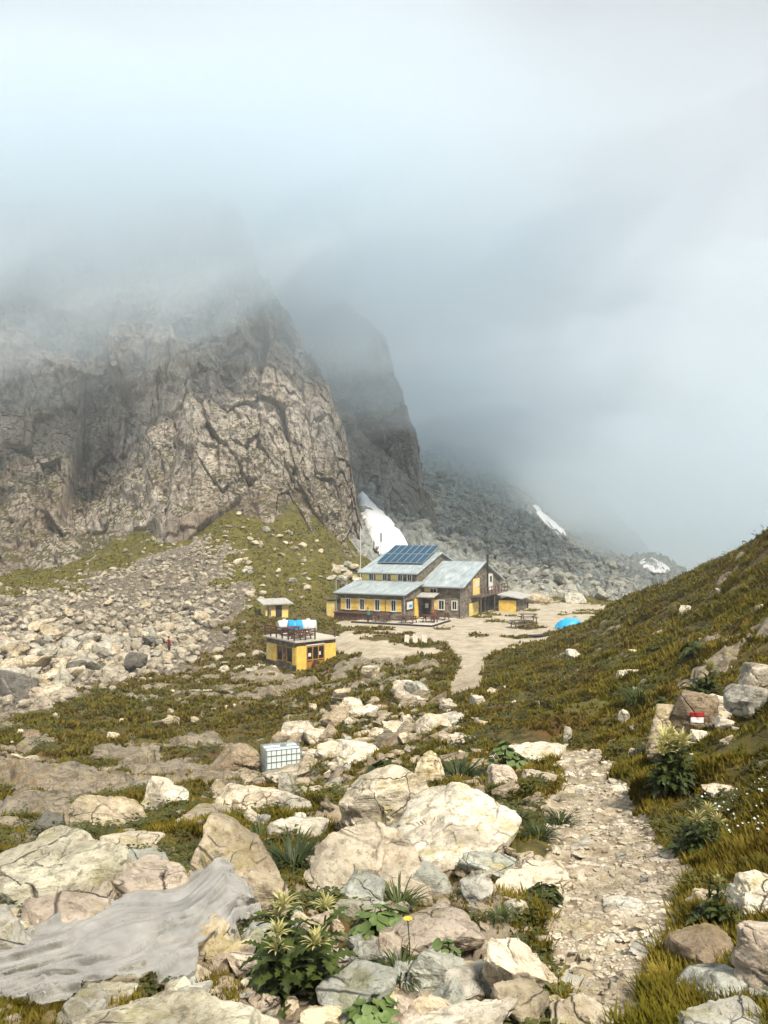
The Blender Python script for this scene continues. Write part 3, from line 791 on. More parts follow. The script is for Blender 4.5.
hero(684, 790, 1004, 1060, 'grey slab cut by the bottom edge under the blue grey boulder', 'grey', .85, (0, R(-4), .2), sub=5)
# waymark rocks on the right-hand slope
WM = hero(640, 694, 704, 756, 'left block of the red and white waymark rock', 'tan', .75, (R(-6), R(-4), .25), sub=6, planes=8, hard=16)
WR = hero(668, 716, 692, 748, 'dark brown block bearing the red and white waymark', 'brown', .8, (R(-8), R(2), .2), sub=6, planes=7, hard=20)
hero(682, 768, 680, 724, 'flat topped pale slab resting behind the waymark', 'white', .95, (R(-4), R(6), .1), sub=6, planes=9, hmin=.3)
hero(724, 776, 700, 736, 'rounded grey rock right of the waymark', 'grey', .95, (0, 0, .3), sub=5)
hero(732, 790, 656, 684, 'pale angular boulder above the waymark at the right edge', 'white', .8, (0, R(10), .2), sub=5)
hero(644, 690, 754, 772, 'low mossy rock under the waymark block', 'brown', .8, (0, 0, 0), sub=5)
for q, (x0, x1, yt, yb, lb, tn) in enumerate([
    (334, 402, 736, 764, 'pale flat boulder to the right of the caged water tank', 'white'), (262, 314, 762, 782, 'pale slab just below the caged water tank', 'cream'),
    (276, 298, 782, 816, 'rounded upright boulder with a dark side below the tank', 'grey'), (266, 330, 812, 846, 'pale boulder slab above the dark green bush', 'white'),
    (214, 290, 794, 826, 'sloping tan slab beside the hose', 'cream'), (140, 190, 774, 816, 'white angular boulder standing alone in brown turf', 'white'),
    (72, 152, 784, 832, 'lichen marked tan boulder at the foot of the bedrock slab', 'tan'), (24, 66, 808, 836, 'dark grey split rock at the foot of the bedrock', 'dark'),
    (478, 574, 734, 752, 'long pale ledge at the head of the path', 'white'), (414, 452, 716, 736, 'pale leaning slab in turf above the leaning boulder', 'cream'),
    (486, 520, 776, 802, 'grey pink boulder behind the rounded cream one', 'pink'), (520, 556, 788, 808, 'flat pale stone where the path bends', 'cream'),
    (206, 262, 740, 772, 'mossy brown rock step left of the caged tank', 'brown'), (280, 318, 716, 738, 'white block of rock in dark turf behind the tank', 'white'),
    (396, 420, 690, 708, 'pale wedge of rock in the turf below the yard', 'cream'), (330, 352, 690, 704, 'tan boulder on the brown bench below the stone building', 'tan'),
    (300, 334, 722, 740, 'pale boulder touching the white block behind the tank', 'cream'), (614, 642, 672, 686, 'pale stone slab on the grass slope above the path', 'white'),
    (566, 582, 650, 664, 'light upright stone on the grass slope near the blue tarp', 'white'), (618, 632, 702, 714, 'white stone in turf right of the head of the path', 'white'),
    (562, 572, 720, 738, 'small upright white stone at the head of the path', 'white'), (236, 262, 768, 786, 'brown boulder left under the tank', 'tan'),
    (360, 384, 668, 682, 'pale stone on the bedrock below the yard', 'cream'), (700, 742, 794, 806, 'flat pale stone in turf below the waymark', 'cream'),
    (690, 716, 742, 756, 'white stone slanting below the waymark', 'white'), (712, 736, 734, 748, 'white stone right of the slanting stone', 'white'),
]):
    hero(x0, x1, yt, yb, lb, tn, .95, (R(rng.uniform(-8, 8)), R(rng.uniform(-12, 12)), rng.uniform(-.5, .5)), sub=5, hmin=.2)
hero(-14, 38, 684, 724, 'huge dark fronted boulder at the left edge below the scree', 'dark', .8, (R(-10), R(8), .2), sub=6, planes=6, hard=22, Y=56)
hero(522, 552, 600, 612, 'rounded tan boulder at the foot of the scree beyond the yard', 'tan', .8, (0, 0, .2), Y=109)
hero(560, 590, 603, 614, 'grey boulder beside the tan one at the scree foot', 'grey', .8, (0, 0, .5), Y=110)

# smaller stones one can count: shared meshes, each stone its own object
def inside(poly, n, ymin, seed, wy=None):
    g = np.random.default_rng(seed)
    xs = [p[0] for p in poly]; ys = [p[1] for p in poly]
    px = g.uniform(min(xs), max(xs), n * 6); py = g.uniform(min(ys), max(ys), n * 6)
    if wy is not None:
        keep = g.uniform(size=len(px)) < wy(px, py); px, py = px[keep], py[keep]
    k = poly_sd(px, py, poly) > 0
    px, py = px[k][:n], py[k][:n]
    Y = locate_many(px, py, ymin)
    ok = ~np.isnan(Y)
    return px[ok], py[ok], Y[ok], g
PROTO = {}
for kind, mat, sub, cnt in (('stone', M['rock'], 4, 10), ('block', M['scree'], 3, 12)):
    L = []
    for q in range(cnt):
        g = np.random.default_rng(q + 50)
        v, f = rock_shape(300 + q * 7 + len(kind), sub, (1, g.uniform(.55, .9), g.uniform(.3, .62)), 9, 18, 1.1)
        L.append(mesh_np(kind, v, f, mat, smooth=False))
    PROTO[kind] = L
def strew(name, kind, px, Y, size, g, label, group, tints, cat='stone', tilt=.35, up=.12, flat=1.0):
    z = z_full(px, Y)
    for k in range(len(px)):
        o = bpy.data.objects.new(name, PROTO[kind][int(g.integers(len(PROTO[kind])))])
        s = size[k]
        o.location = ((px[k] - CX) / F * Y[k], Y[k], z[k] + up * s)
        o.scale = (s * g.uniform(.85, 1.2), s * g.uniform(.8, 1.15), s * g.uniform(.75, 1.3) * flat)
        o.rotation_euler = (g.uniform(-tilt, tilt), g.uniform(-tilt, tilt), g.uniform(0, 6.28))
        t = TINTS[tints[int(g.integers(len(tints)))]]
        o.color = t
        put(o); tag(o, label, cat, group)
# boulder field below the cliff
px, py, Y, g = inside([(0, 690), (0, 618), (60, 604), (130, 588), (190, 562), (222, 568), (232, 610), (205, 640), (165, 668), (95, 682), (40, 706)], 295, 50, 11, lambda px, py: np.clip(.25 + (py - 560) / 110, .2, 1))
strew('scree_block', 'block', px, Y, g.uniform(.9, 2.1, len(px)) * (1 + .6 * (g.uniform(size=len(px)) > .82)) * np.clip(1.12 - (690 - py) / 125, .32, 1.0), g, 'pale angular block lying in the boulder field below the brown cliff', 'blocks of the boulder field below the cliff', ['cream', 'grey', 'grey', 'tan', 'pink', 'cream', 'dark'], 'boulder', .6, .28)
px, py, Y, g = inside([(205, 668), (240, 650), (292, 660), (292, 676), (255, 680), (200, 682)], 26, 50, 12)
strew('scree_block', 'block', px, Y, g.uniform(.5, 1.2, len(px)), g, 'pale block of rubble at the foot of the stone building', 'rubble blocks left of the stone building', ['cream', 'grey', 'white'], 'boulder', .5)
# stones of the rib, the turf and the path
px, py, Y, g = inside([(200, 830), (250, 780), (330, 745), (340, 705), (420, 690), (470, 720), (480, 745), (420, 770), (330, 810), (300, 850), (230, 840)], 120, 6, 13)
strew('turf_stone', 'stone', px, Y, np.clip(g.lognormal(math.log(14), .5, len(px)), 6, 34) * Y / F, g, 'pale loose stone among turf and boulders below the caged tank', 'loose stones around the caged tank', ['cream', 'white', 'tan', 'cream', 'grey'])
px, py, Y, g = inside([(270, 720), (380, 680), (420, 690), (500, 690), (540, 720), (420, 730), (330, 745)], 40, 12, 14)
strew('turf_stone', 'stone', px, Y, np.clip(g.lognormal(math.log(10), .45, len(px)), 5, 24) * Y / F, g, 'pale stone showing through the turf below the yard', 'stones in the turf below the yard', ['cream', 'white', 'tan'])
px, py, Y, g = inside([(600, 720), (560, 690), (520, 690), (620, 640), (768, 560), (768, 850), (700, 850), (640, 790)], 60, 4, 15)
strew('turf_stone', 'stone', px, Y, np.clip(g.lognormal(math.log(9), .5, len(px)), 4, 26) * Y / F, g, 'small pale stone in the grass slope right of the path', 'stones in the right hand grass slope', ['white', 'cream', 'tan'], up=.02)
px, py, Y, g = inside([(0, 1030), (0, 890), (200, 905), (380, 890), (540, 870), (560, 1030)], 150, 2.3, 16)
strew('rib_stone', 'stone', px, Y, np.clip(g.lognormal(math.log(26), .5, len(px)), 9, 62) * Y / F, g, 'loose angular stone wedged between the front boulders', 'loose stones between the front boulders', ['cream', 'blue', 'grey', 'tan', 'pink', 'green'])
px, py, Y, g = inside([(660, 1030), (690, 900), (768, 880), (768, 1030)], 34, 2.3, 17)
strew('rib_stone', 'stone', px, Y, np.clip(g.lognormal(math.log(20), .45, len(px)), 8, 44) * Y / F, g, 'grey stone among grass in the bottom right corner', 'stones in the bottom right corner', ['grey', 'blue', 'pink', 'tan'])
px, py, Y, g = inside(PATH_NEAR, 220, 2.4, 18)
strew('path_stone', 'stone', px, Y, np.clip(g.lognormal(math.log(13), .55, len(px)), 5, 42) * Y / F, g, 'flat pale stone bedded in the dusty footpath', 'flat stones bedded in the footpath', ['tan', 'grey', 'tan', 'grey', 'path', 'path', 'path'], tilt=.09, up=-.02, flat=.36)
px, py, Y, g = inside([(0, 770), (120, 740), (330, 700), (300, 680), (120, 700), (0, 735)], 40, 20, 19)
strew('turf_stone', 'stone', px, Y, np.clip(g.lognormal(math.log(8), .5, len(px)), 4, 20) * Y / F, g, 'tan stone lying on the brown bedrock bench', 'stones on the brown bench', ['tan', 'brown', 'cream'])

PROTO['slab'] = []
for q in range(9):
    g = np.random.default_rng(q + 400)
    v, f = rock_shape(700 + q * 5, 5, (1, g.uniform(.55, .85), g.uniform(.2, .34)), 6, 18, 1.0)
    me_ = mesh_np('slab', v, f, M['rock'], smooth=True); me_.set_sharp_from_angle(angle=R(38)); PROTO['slab'].append(me_)
def slabs(poly, n, seed, lo, hi, label, group, tints):
    px, py, Y, g = inside(poly, n * 4, 2.3, seed)
    sel = []
    keepout = [(294, 866, 34), (308, 975, 56), (458, 778, 34), (508, 776, 28), (384, 922, 40), (446, 955, 34), (408, 948, 24), (498, 846, 26), (388, 786, 30), (372, 1016, 36), (545, 900, 26), (470, 895, 24), (500, 920, 22), (60, 846, 26), (430, 995, 26), (560, 826, 24)]
    for k in range(len(px)):                                # keep them side by side rather than heaped
        w = g.uniform(lo, hi)
        if any(abs(px[k] - a) < c + w * .4 and abs(py[k] - b) < c * .8 + w * .2 for a, b, c in keepout): continue
        if all(((px[k] - a) / (.5 * (w + c))) ** 2 + ((py[k] - b) / (.26 * (w + c))) ** 2 > .75 for a, b, c, _ in sel): sel.append((px[k], py[k], w, Y[k]))
        if len(sel) >= n: break
    q = np.array(sel)
    strew('flat_rock', 'slab', q[:, 0], q[:, 1] * 0 + q[:, 3], q[:, 2] * q[:, 3] / F, g, label, group, tints, 'rock', .22, .03)
slabs([(-20, 1040), (-20, 840), (150, 830), (300, 845), (480, 860), (560, 880), (560, 1040)], 46, 91, 55, 125, 'flat pale slab wedged among the front boulders', 'flat slabs among the front boulders', ['white', 'cream', 'grey', 'white', 'blue', 'cream'])
slabs([(190, 835), (260, 775), (400, 735), (480, 745), (520, 780), (390, 780), (320, 830)], 22, 92, 36, 80, 'flat pale slab in the turf around the leaning boulders', 'flat slabs around the leaning boulders', ['white', 'cream', 'white', 'tan'])

# rubble and gravel nobody could count
def rubble(name, polys, mat, label, sub, sizer, seed, tilt=.6, zs=.6, up=.1):
    g = np.random.default_rng(seed)
    V, FF, off = [], [], 0
    for poly, n, ymin, yr in polys:
        px, py, Y, g2 = inside(poly, n, ymin, seed + n)
        z = z_full(px, Y)
        size = sizer(px, py, Y, g2)
        shapes = [rock_shape(900 + q, sub, (1, .75, zs), 8, 14, 1, False) for q in range(14)]
        for k in range(len(px)):
            v, f = shapes[k % 14]
            e = Euler((g2.uniform(-tilt, tilt), g2.uniform(-tilt, tilt), g2.uniform(0, 6.28))).to_matrix()
            w = (v * size[k] * g2.uniform(.75, 1.25, 3)) @ np.array(e).T + np.array([(px[k] - CX) / F * Y[k], Y[k], z[k] + up * size[k]])
            V.append(w); FF.append(f + off); off += len(v)
    o = obj_np(name, np.vstack(V), np.vstack(FF), mat, smooth=False)
    o.color = (.72, .63, .50, 1) if name == 'rib_rubble' else (1.0, .95, .86, 1)
    tag(o, label, kind='stuff')
    return o
rubble('scree_rubble', [([(-60, 700), (-60, 600), (60, 590), (120, 570), (170, 552), (210, 540), (236, 565), (236, 605), (205, 645), (165, 672), (95, 690), (40, 712)], 3600, 48, 0), ([(-60, 590), (60, 575), (200, 520), (260, 540), (262, 610), (215, 660), (165, 680), (95, 700)], 500, 48, 0)], M['scree'],
       'small broken stones filling the boulder field below the cliff', 2, lambda px, py, Y, g: np.clip(g.lognormal(math.log(.46), .55, len(px)), .15, 1.3) * np.clip(1.4 - (680 - py) / 150, .8, 1.3), 21)
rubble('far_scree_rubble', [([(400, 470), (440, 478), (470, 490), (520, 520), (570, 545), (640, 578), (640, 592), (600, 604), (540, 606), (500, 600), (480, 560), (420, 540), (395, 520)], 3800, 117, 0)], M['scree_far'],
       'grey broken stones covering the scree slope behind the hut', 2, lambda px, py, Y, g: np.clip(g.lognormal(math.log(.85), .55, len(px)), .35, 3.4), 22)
rubble('path_gravel', [(PATH_NEAR, 3400, 2.3, 0)], M['rock'],
       'fine gravel and stone chips strewn over the footpath', 1, lambda px, py, Y, g: np.clip(g.lognormal(math.log(4.2), .45, len(px)), 1.5, 11) * Y / F, 23, .25, .4, .02)

rubble('rib_rubble', [([(-10, 1040), (-10, 850), (150, 830), (300, 840), (400, 760), (480, 745), (560, 745), (550, 880), (560, 1040)], 1500, 2.3, 0), ([(200, 800), (330, 700), (440, 700), (460, 740), (330, 800), (240, 840)], 500, 6, 0)], M['rock'],
       'small broken stones filling the gaps between the front boulders', 2, lambda px, py, Y, g: np.clip(g.lognormal(math.log(11), .5, len(px)), 3, 30) * Y / F, 24, .6, .5, .05)
px, py, Y, g = inside([(240, 600), (215, 545), (240, 515), (330, 545), (340, 580), (300, 600), (250, 610)], 60, 80, 61)
strew('bank_stone', 'block', px, Y, g.uniform(.35, 1.3, len(px)), g, 'pale stone on the steep olive grass bank under the cliff', 'stones on the grass bank under the cliff', ['cream', 'tan', 'grey'])
px, py, Y, g = inside([(338, 600), (330, 572), (352, 566), (370, 574), (362, 585)], 26, 93, 62)
strew('bank_stone', 'block', px, Y, g.uniform(.7, 2.2, len(px)), g, 'grey slab of rock on the bank behind the left end of the hut', 'slabs behind the left end of the hut', ['grey', 'cream', 'tan'])

# ------------------------------------------------------------------ turf
def build_turf():
    g = np.random.default_rng(5)
    n = 330000
    px = g.uniform(-30, 800, n); Y = np.exp(g.uniform(math.log(2.6), math.log(122), n))
    z, gr, d, r, s = z_full(px, Y, True)
    X = (px - CX) / F * Y
    patch = fbm(np.stack([X * .9, Y * .9, X * 0], 1), 31, 3)
    keep = (gr * (.66 + .6 * patch) > g.uniform(.2, .8, n))
    py = HZ - z / Y * F
    keep &= (py < 1060) & (py > 520)
    X, Y, z, patch, px = X[keep], Y[keep], z[keep], patch[keep], px[keep]
    m = len(X); nb = 4
    h = (.022 + .018 * g.uniform(size=m) + .045 * np.clip(patch, 0, 1) ** 1.5) * (1 + Y / 13)
    h = np.minimum(h, .30 - .13 * sstep(55, 90, Y)) * np.where((px < 600) & (Y < 14), .8, 1)
    V = np.empty((m, nb, 3, 3))
    for b in range(nb):
        a = g.uniform(0, 6.283, m); lean = g.uniform(.3, 1.3, m); hb = h * g.uniform(.6, 1.2, m)
        r0 = h * g.uniform(0, .7, m); aa = g.uniform(0, 6.283, m)
        cx, cy = X + r0 * np.cos(aa), Y + r0 * np.sin(aa)
        w = hb * .10 + .0011 * Y
        V[:, b, 0] = np.stack([cx - w * np.sin(a), cy + w * np.cos(a), z - .02], 1)
        V[:, b, 1] = np.stack([cx + w * np.sin(a), cy - w * np.cos(a), z - .02], 1)
        V[:, b, 2] = np.stack([cx + lean * hb * np.cos(a), cy + lean * hb * np.sin(a), z + hb], 1)
    v = V.reshape(-1, 3)
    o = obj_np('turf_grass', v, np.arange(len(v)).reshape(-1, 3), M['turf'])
    tag(o, 'short olive and brown alpine turf between the rocks', kind='stuff')
build_turf()
def build_herbs():
    g = np.random.default_rng(15)
    n = 34000
    px = g.uniform(-30, 800, n); Y = np.exp(g.uniform(math.log(2.8), math.log(60), n))
    z, gr, d, r, s_ = z_full(px, Y, True)
    X = (px - CX) / F * Y
    pt = fbm(np.stack([X * .7, Y * .7, X * 0], 1), 131, 4)
    py = HZ - z / Y * F
    k = (gr > .5) & ((pt > .12) | ((Y < 12) & (px < 560) & (pt > -.25))) & (py < 1060) & (py > 525)
    X, Y, z = X[k], Y[k], z[k]; m = len(X); nb = 7
    V = np.empty((m, nb, 4, 3))
    size = (.010 + .013 * g.uniform(size=m) ** 2) * (1 + Y / 6); hh = size * g.uniform(1.0, 2.6, m)
    for b in range(nb):
        a = b * 2.4 + g.uniform(0, 1, m); q = g.uniform(.1, .9, m) * size * 1.6; u = g.uniform(-.2, .7, m)
        cx, cy, cz = X + q * np.cos(a), Y + q * np.sin(a), z + hh * g.uniform(.4, 1, m)
        L = size * g.uniform(.8, 1.5, m); W = L * .33
        ca, sa = np.cos(a), np.sin(a)
        V[:, b, 0] = np.stack([cx, cy, cz], 1)
        V[:, b, 1] = np.stack([cx + L * .55 * ca - W * sa, cy + L * .55 * sa + W * ca, cz + L * .5 * u], 1)
        V[:, b, 2] = np.stack([cx + L * ca, cy + L * sa, cz + L * .35 * u], 1)
        V[:, b, 3] = np.stack([cx + L * .55 * ca + W * sa, cy + L * .55 * sa - W * ca, cz + L * .5 * u], 1)
    v = V.reshape(-1, 3)
    o = obj_np('low_herbs', v, np.arange(len(v)).reshape(-1, 4), M['herb'])
    tag(o, 'low leafy herbs and dwarf shrubs mixed into the turf', kind='stuff')
build_herbs()

# ------------------------------------------------------------------ plants
def leaf_blade(length, width, curve, jag, n=9, cup=.15):
    """One leaf along +x, arching; toothed edge if jag."""
    t = np.linspace(0, 1, n)
    wid = width * np.sin(np.pi * np.clip(t * .94 + .06, 0, 1)) ** .8
    if jag: wid = wid * np.where(np.arange(n) % 2 == 0, 1.35, .5)
    x = length * t * (1 - .25 * curve * t); z = length * (.9 * t - (.55 + curve) * t * t)
    c = np.stack([x, 0 * t, z], 1)
    l = np.stack([x + jag * length * .06, wid, z + cup * wid], 1); r = np.stack([x + jag * length * .06, -wid, z + cup * wid], 1)
    v = np.vstack([c, l, r]); f = []
    for k in range(n - 1):
        f += [(k, k + 1, n + k + 1, n + k), (k, 2 * n + k, 2 * n + k + 1, k + 1)]
    return v, np.array(f)
def round_leaf(size, n=12):
    a = np.linspace(0, 2 * np.pi, n, endpoint=False)
    rr = size * (1 - .35 * np.exp(-(((a - np.pi + np.pi) % (2 * np.pi) - np.pi) / .35) ** 2)) * (1 + .06 * np.cos(6 * a))
    v = np.vstack([[0, 0, 0], np.stack([rr * np.cos(a) * 1.05, rr * np.sin(a), size * .22 * np.ones(n) + .05 * size * np.sin(3 * a)], 1)])
    return v, np.array([(0, k + 1, (k + 1) % n + 1) for k in range(n)])
def plant_mesh(name, items, mat, parent):
    V, FF, off = [], [], 0
    for v, f, mtx in items:
        V.append(v @ np.array(mtx.to_3x3()).T + np.array(mtx.translation)); FF.append(f + off); off += len(v)
    return obj_np(name, np.vstack(V), np.vstack(FF), mat, parent, smooth=True)
def thistle(px, py, hpx, wpx, heads, label, seed, ymin=2.3, hk=.15):
    g = np.random.default_rng(seed)
    Y = locate(px, py, ymin); p = at(px, Y)
    H = hpx / F * Y; W = wpx / F * Y / 2
    root = empty('thistle', p); tag(root, label, 'thistle', 'pale yellow thistles beside the path')
    it = []; stems = max(4, heads + 3); tops = []
    sb = MB()
    for s in range(stems):
        a = g.uniform(0, 6.28); rr = W * .55 * math.sqrt(g.uniform(0, 1))
        bx, by = rr * math.cos(a), rr * math.sin(a)
        hh = H * g.uniform(.6, .95) * (1 - .35 * rr / max(W, .01))
        top = Vector((bx * 1.25, by * 1.25, hh)); tops.append(top)
        sb.tube([(bx * .5, by * .5, -.03), (bx * .9, by * .9, hh * .5), top], [.009, .007, .005], 6)
        nl = 19
        for k in range(nl):
            q = (k + .5) / nl
            L = H * (.42 - .18 * q) * g.uniform(.8, 1.2)
            v, f = leaf_blade(L, L * .15, g.uniform(.1, .5), 1.0, 13)
            m = Matrix.Translation(Vector((bx * (.5 + .7 * q), by * (.5 + .7 * q), hh * (.08 + .88 * q)))) @ Matrix.Rotation(k * 2.4 + g.uniform(-.3, .3), 4, 'Z') @ Matrix.Rotation(R(g.uniform(-25, 15)), 4, 'Y') @ Matrix.Rotation(R(g.uniform(-25, 25)), 4, 'X')
            it.append((v, f, m))
    for k in range(26):
        L = W * g.uniform(.6, 1.05)
        v, f = leaf_blade(L, L * .13, g.uniform(.1, .6), 1.0, 15)
        it.append((v, f, Matrix.Translation(Vector((0, 0, H * g.uniform(.02, .2)))) @ Matrix.Rotation(g.uniform(0, 6.28), 4, 'Z') @ Matrix.Rotation(R(g.uniform(-10, 25)), 4, 'Y')))
    plant_mesh('foliage', it, M['thistle'], root)
    sb.build('stem', M['thistle'], root)
    order = [t + Vector((0, 0, H * .05)) for t in sorted(tops, key=lambda t: -t.z)]
    for q in range(heads):
        t = order[q % len(order)] + (Vector((0, 0, 0)) if q < len(order) else Vector((g.uniform(-.05, .05), g.uniform(-.05, .05), -.03)))
        hs = H * hk * g.uniform(.85, 1.15); it = []
        for k in range(46):
            v, f = leaf_blade(hs * g.uniform(.6, 1.25), hs * .06, .05, 0, 6)
            it.append((v, f, Matrix.Translation(t) @ Matrix.Rotation(k * 2.4, 4, 'Z') @ Matrix.Rotation(R(5 - 70 * (k / 46)), 4, 'Y') @ Matrix.Rotation(R(g.uniform(-14, 14)), 4, 'Z')))
        plant_mesh('flower_head', it, M['flower'], root)
thistle(308, 990, 118, 132, 6, 'big dark thistle with yellow heads below the cracked boulder', 1)
thistle(672, 812, 58, 64, 7, 'thistle with several pale heads right of the path under the waymark', 2, hk=.25)
thistle(700, 852, 48, 76, 3, 'thistle with three pale heads in the grass lower right of the path', 3, hk=.25)
thistle(700, 700, 46, 36, 3, 'tall pale thistle standing behind the waymark rock', 4, 7, .2)
thistle(716, 925, 56, 72, 1, 'thistle with one drooping head above the bottom right rocks', 5)
thistle(670, 692, 16, 44, 0, 'low flowerless thistle on the slope above the waymark', 6, 7)
def leafy_plant(px, py, hpx, wpx, label, seed, kind='round', mat='broad', n=34, ymin=2.3):
    g = np.random.default_rng(seed)
    Y = locate(px, py, ymin); p = at(px, Y)
    H = hpx / F * Y; W = wpx / F * Y / 2
    root = empty('leafy_plant', p); tag(root, label, 'plant', 'plants in the gaps between the front boulders' if seed >= 200 else None)
    it = []; sb = MB()
    for k in range(n):
        a = k * 2.4 + g.uniform(-.3, .3); rr = W * math.sqrt((k + .5) / n)
        z = H * (.95 - .6 * (rr / W) ** 2) * g.uniform(.6, 1.05)
        q = Vector((rr * math.cos(a), rr * math.sin(a), z))
        if kind == 'round':
            s = W * g.uniform(.16, .27)
            v, f = round_leaf(s)
            m = Matrix.Translation(q) @ Matrix.Rotation(a, 4, 'Z') @ Matrix.Rotation(R(g.uniform(5, 45)), 4, 'Y') @ Matrix.Rotation(R(g.uniform(-20, 20)), 4, 'X')
            it.append((v, f, m))
            sb.tube([(q.x * .15, q.y * .15, -.02), (q.x * .6, q.y * .6, q.z * .6), q], .0035 * max(1, Y / 5), 5)
        else:
            L = H * g.uniform(.7, 1.3)
            v, f = leaf_blade(L, L * .020, g.uniform(.0, .5), 0, 7)
            it.append((v, f, Matrix.Translation((rr * .35 * math.cos(a), rr * .35 * math.sin(a), 0)) @ Matrix.Rotation(a, 4, 'Z') @ Matrix.Rotation(R(g.uniform(-35, 5)), 4, 'Y')))
    plant_mesh('foliage', it, M[mat], root)
    if kind == 'round': sb.build('stem', M['darkgrass'], root)
    else: sb.bm.free()
leafy_plant(384, 926, 30, 66, 'pale green round leaved plant left of the yellow flower', 11, n=46)
leafy_plant(446, 962, 42, 48, 'bright green heart leaved plant beside the low pale rock', 12, n=40, mat='broad')
leafy_plant(388, 790, 40, 52, 'green leafy plant behind the steep leaning slab', 13, n=60, mat='thistle')
leafy_plant(508, 780, 34, 36, 'green leafy plant in the gap right of the dark grass tuft', 14, n=44, mat='broad')
leafy_plant(498, 850, 24, 40, 'pale leaved plant on the right flank of the rounded boulder', 15, n=40)
leafy_plant(458, 782, 34, 46, 'dark green grass tuft between the boulders left of the path', 16, 'grass', 'darkgrass', 320)
leafy_plant(294, 870, 40, 40, 'dark green tuft left of the cracked boulder', 17, 'grass', 'darkgrass', 260)
leafy_plant(398, 900, 30, 60, 'wispy grass tuft below the cracked boulder', 18, 'grass', 'thistle', 200)
leafy_plant(102, 905, 30, 30, 'green tuft in the hollow between the two left boulders', 19, 'grass', 'darkgrass', 200)
leafy_plant(372, 1022, 26, 60, 'green leafy plant cut by the bottom edge', 20, n=36)
leafy_plant(400, 965, 30, 50, 'reddish green tuft under the yellow flower', 23, 'grass', 'thistle', 180)
leafy_plant(640, 702, 22, 50, 'fan of long grass leaves on the slope above the waymark', 21, 'grass', 'thistle', 200)
thistle(700, 664, 24, 62, 0, 'dark bushy thistle high on the grass slope', 22, 12)
leafy_plant(540, 850, 20, 34, 'low turf cushion at the left edge of the path', 24, 'grass', 'thistle', 240)
for k_, (a_, b_, h_, w_) in enumerate(((262, 842, 26, 44), (330, 905, 22, 40), (470, 900, 18, 30), (545, 905, 22, 36), (500, 925, 16, 30), (236, 905, 20, 34), (60, 850, 20, 40), (430, 1000, 22, 36), (560, 830, 20, 34), (300, 795, 16, 30))):
    leafy_plant(a_, b_, h_, w_, ('tuft of coarse olive grass rooted in a gap between the front boulders', 'patch of low green leaves in a gap between the front boulders')[k_ % 2], 200 + k_, ('grass', 'round')[k_ % 2], ('thistle', 'herb')[k_ % 2], (180, 60)[k_ % 2])
# little flowers
def flowers():
    g = np.random.default_rng(77)
    px, py, Y, g = inside([(690, 850), (700, 815), (768, 800), (768, 850)], 75, 3, 78)
    z = z_full(px, Y); it = []
    for k in range(len(px)):
        v, f = round_leaf(g.uniform(.004, .011), 7)
        it.append((v, f, Matrix.Translation(((px[k] - CX) / F * Y[k], Y[k], z[k] + g.uniform(.07, .14))) @ Matrix.Rotation(R(g.uniform(0, 60)), 4, 'X')))
    o = plant_mesh('small_flowers', it, M['petal'], None)
    tag(o, 'scatter of tiny pale blue flowers in grass at the right', kind='stuff')
flowers()
def yellow_flower():
    Y = locate(408, 950); p = at(408, Y)
    root = empty('wildflower', p); tag(root, 'single yellow flower on a thin stem above the leafy plants', 'flower')
    h = 48 / F * Y
    MB().tube([(0, 0, -.02), (.01, 0, h * .5), (0, .01, h)], .003, 5).build('stem', M['darkgrass'], root)
    it = []
    for k in range(9):
        v, f = leaf_blade(.035, .012, .1, 0, 5)
        it.append((v, f, Matrix.Translation((0, .01, h)) @ Matrix.Rotation(k * .7, 4, 'Z') @ Matrix.Rotation(R(-20), 4, 'Y')))
    plant_mesh('petals', it, M['yellow_petal'], root)
yellow_flower()

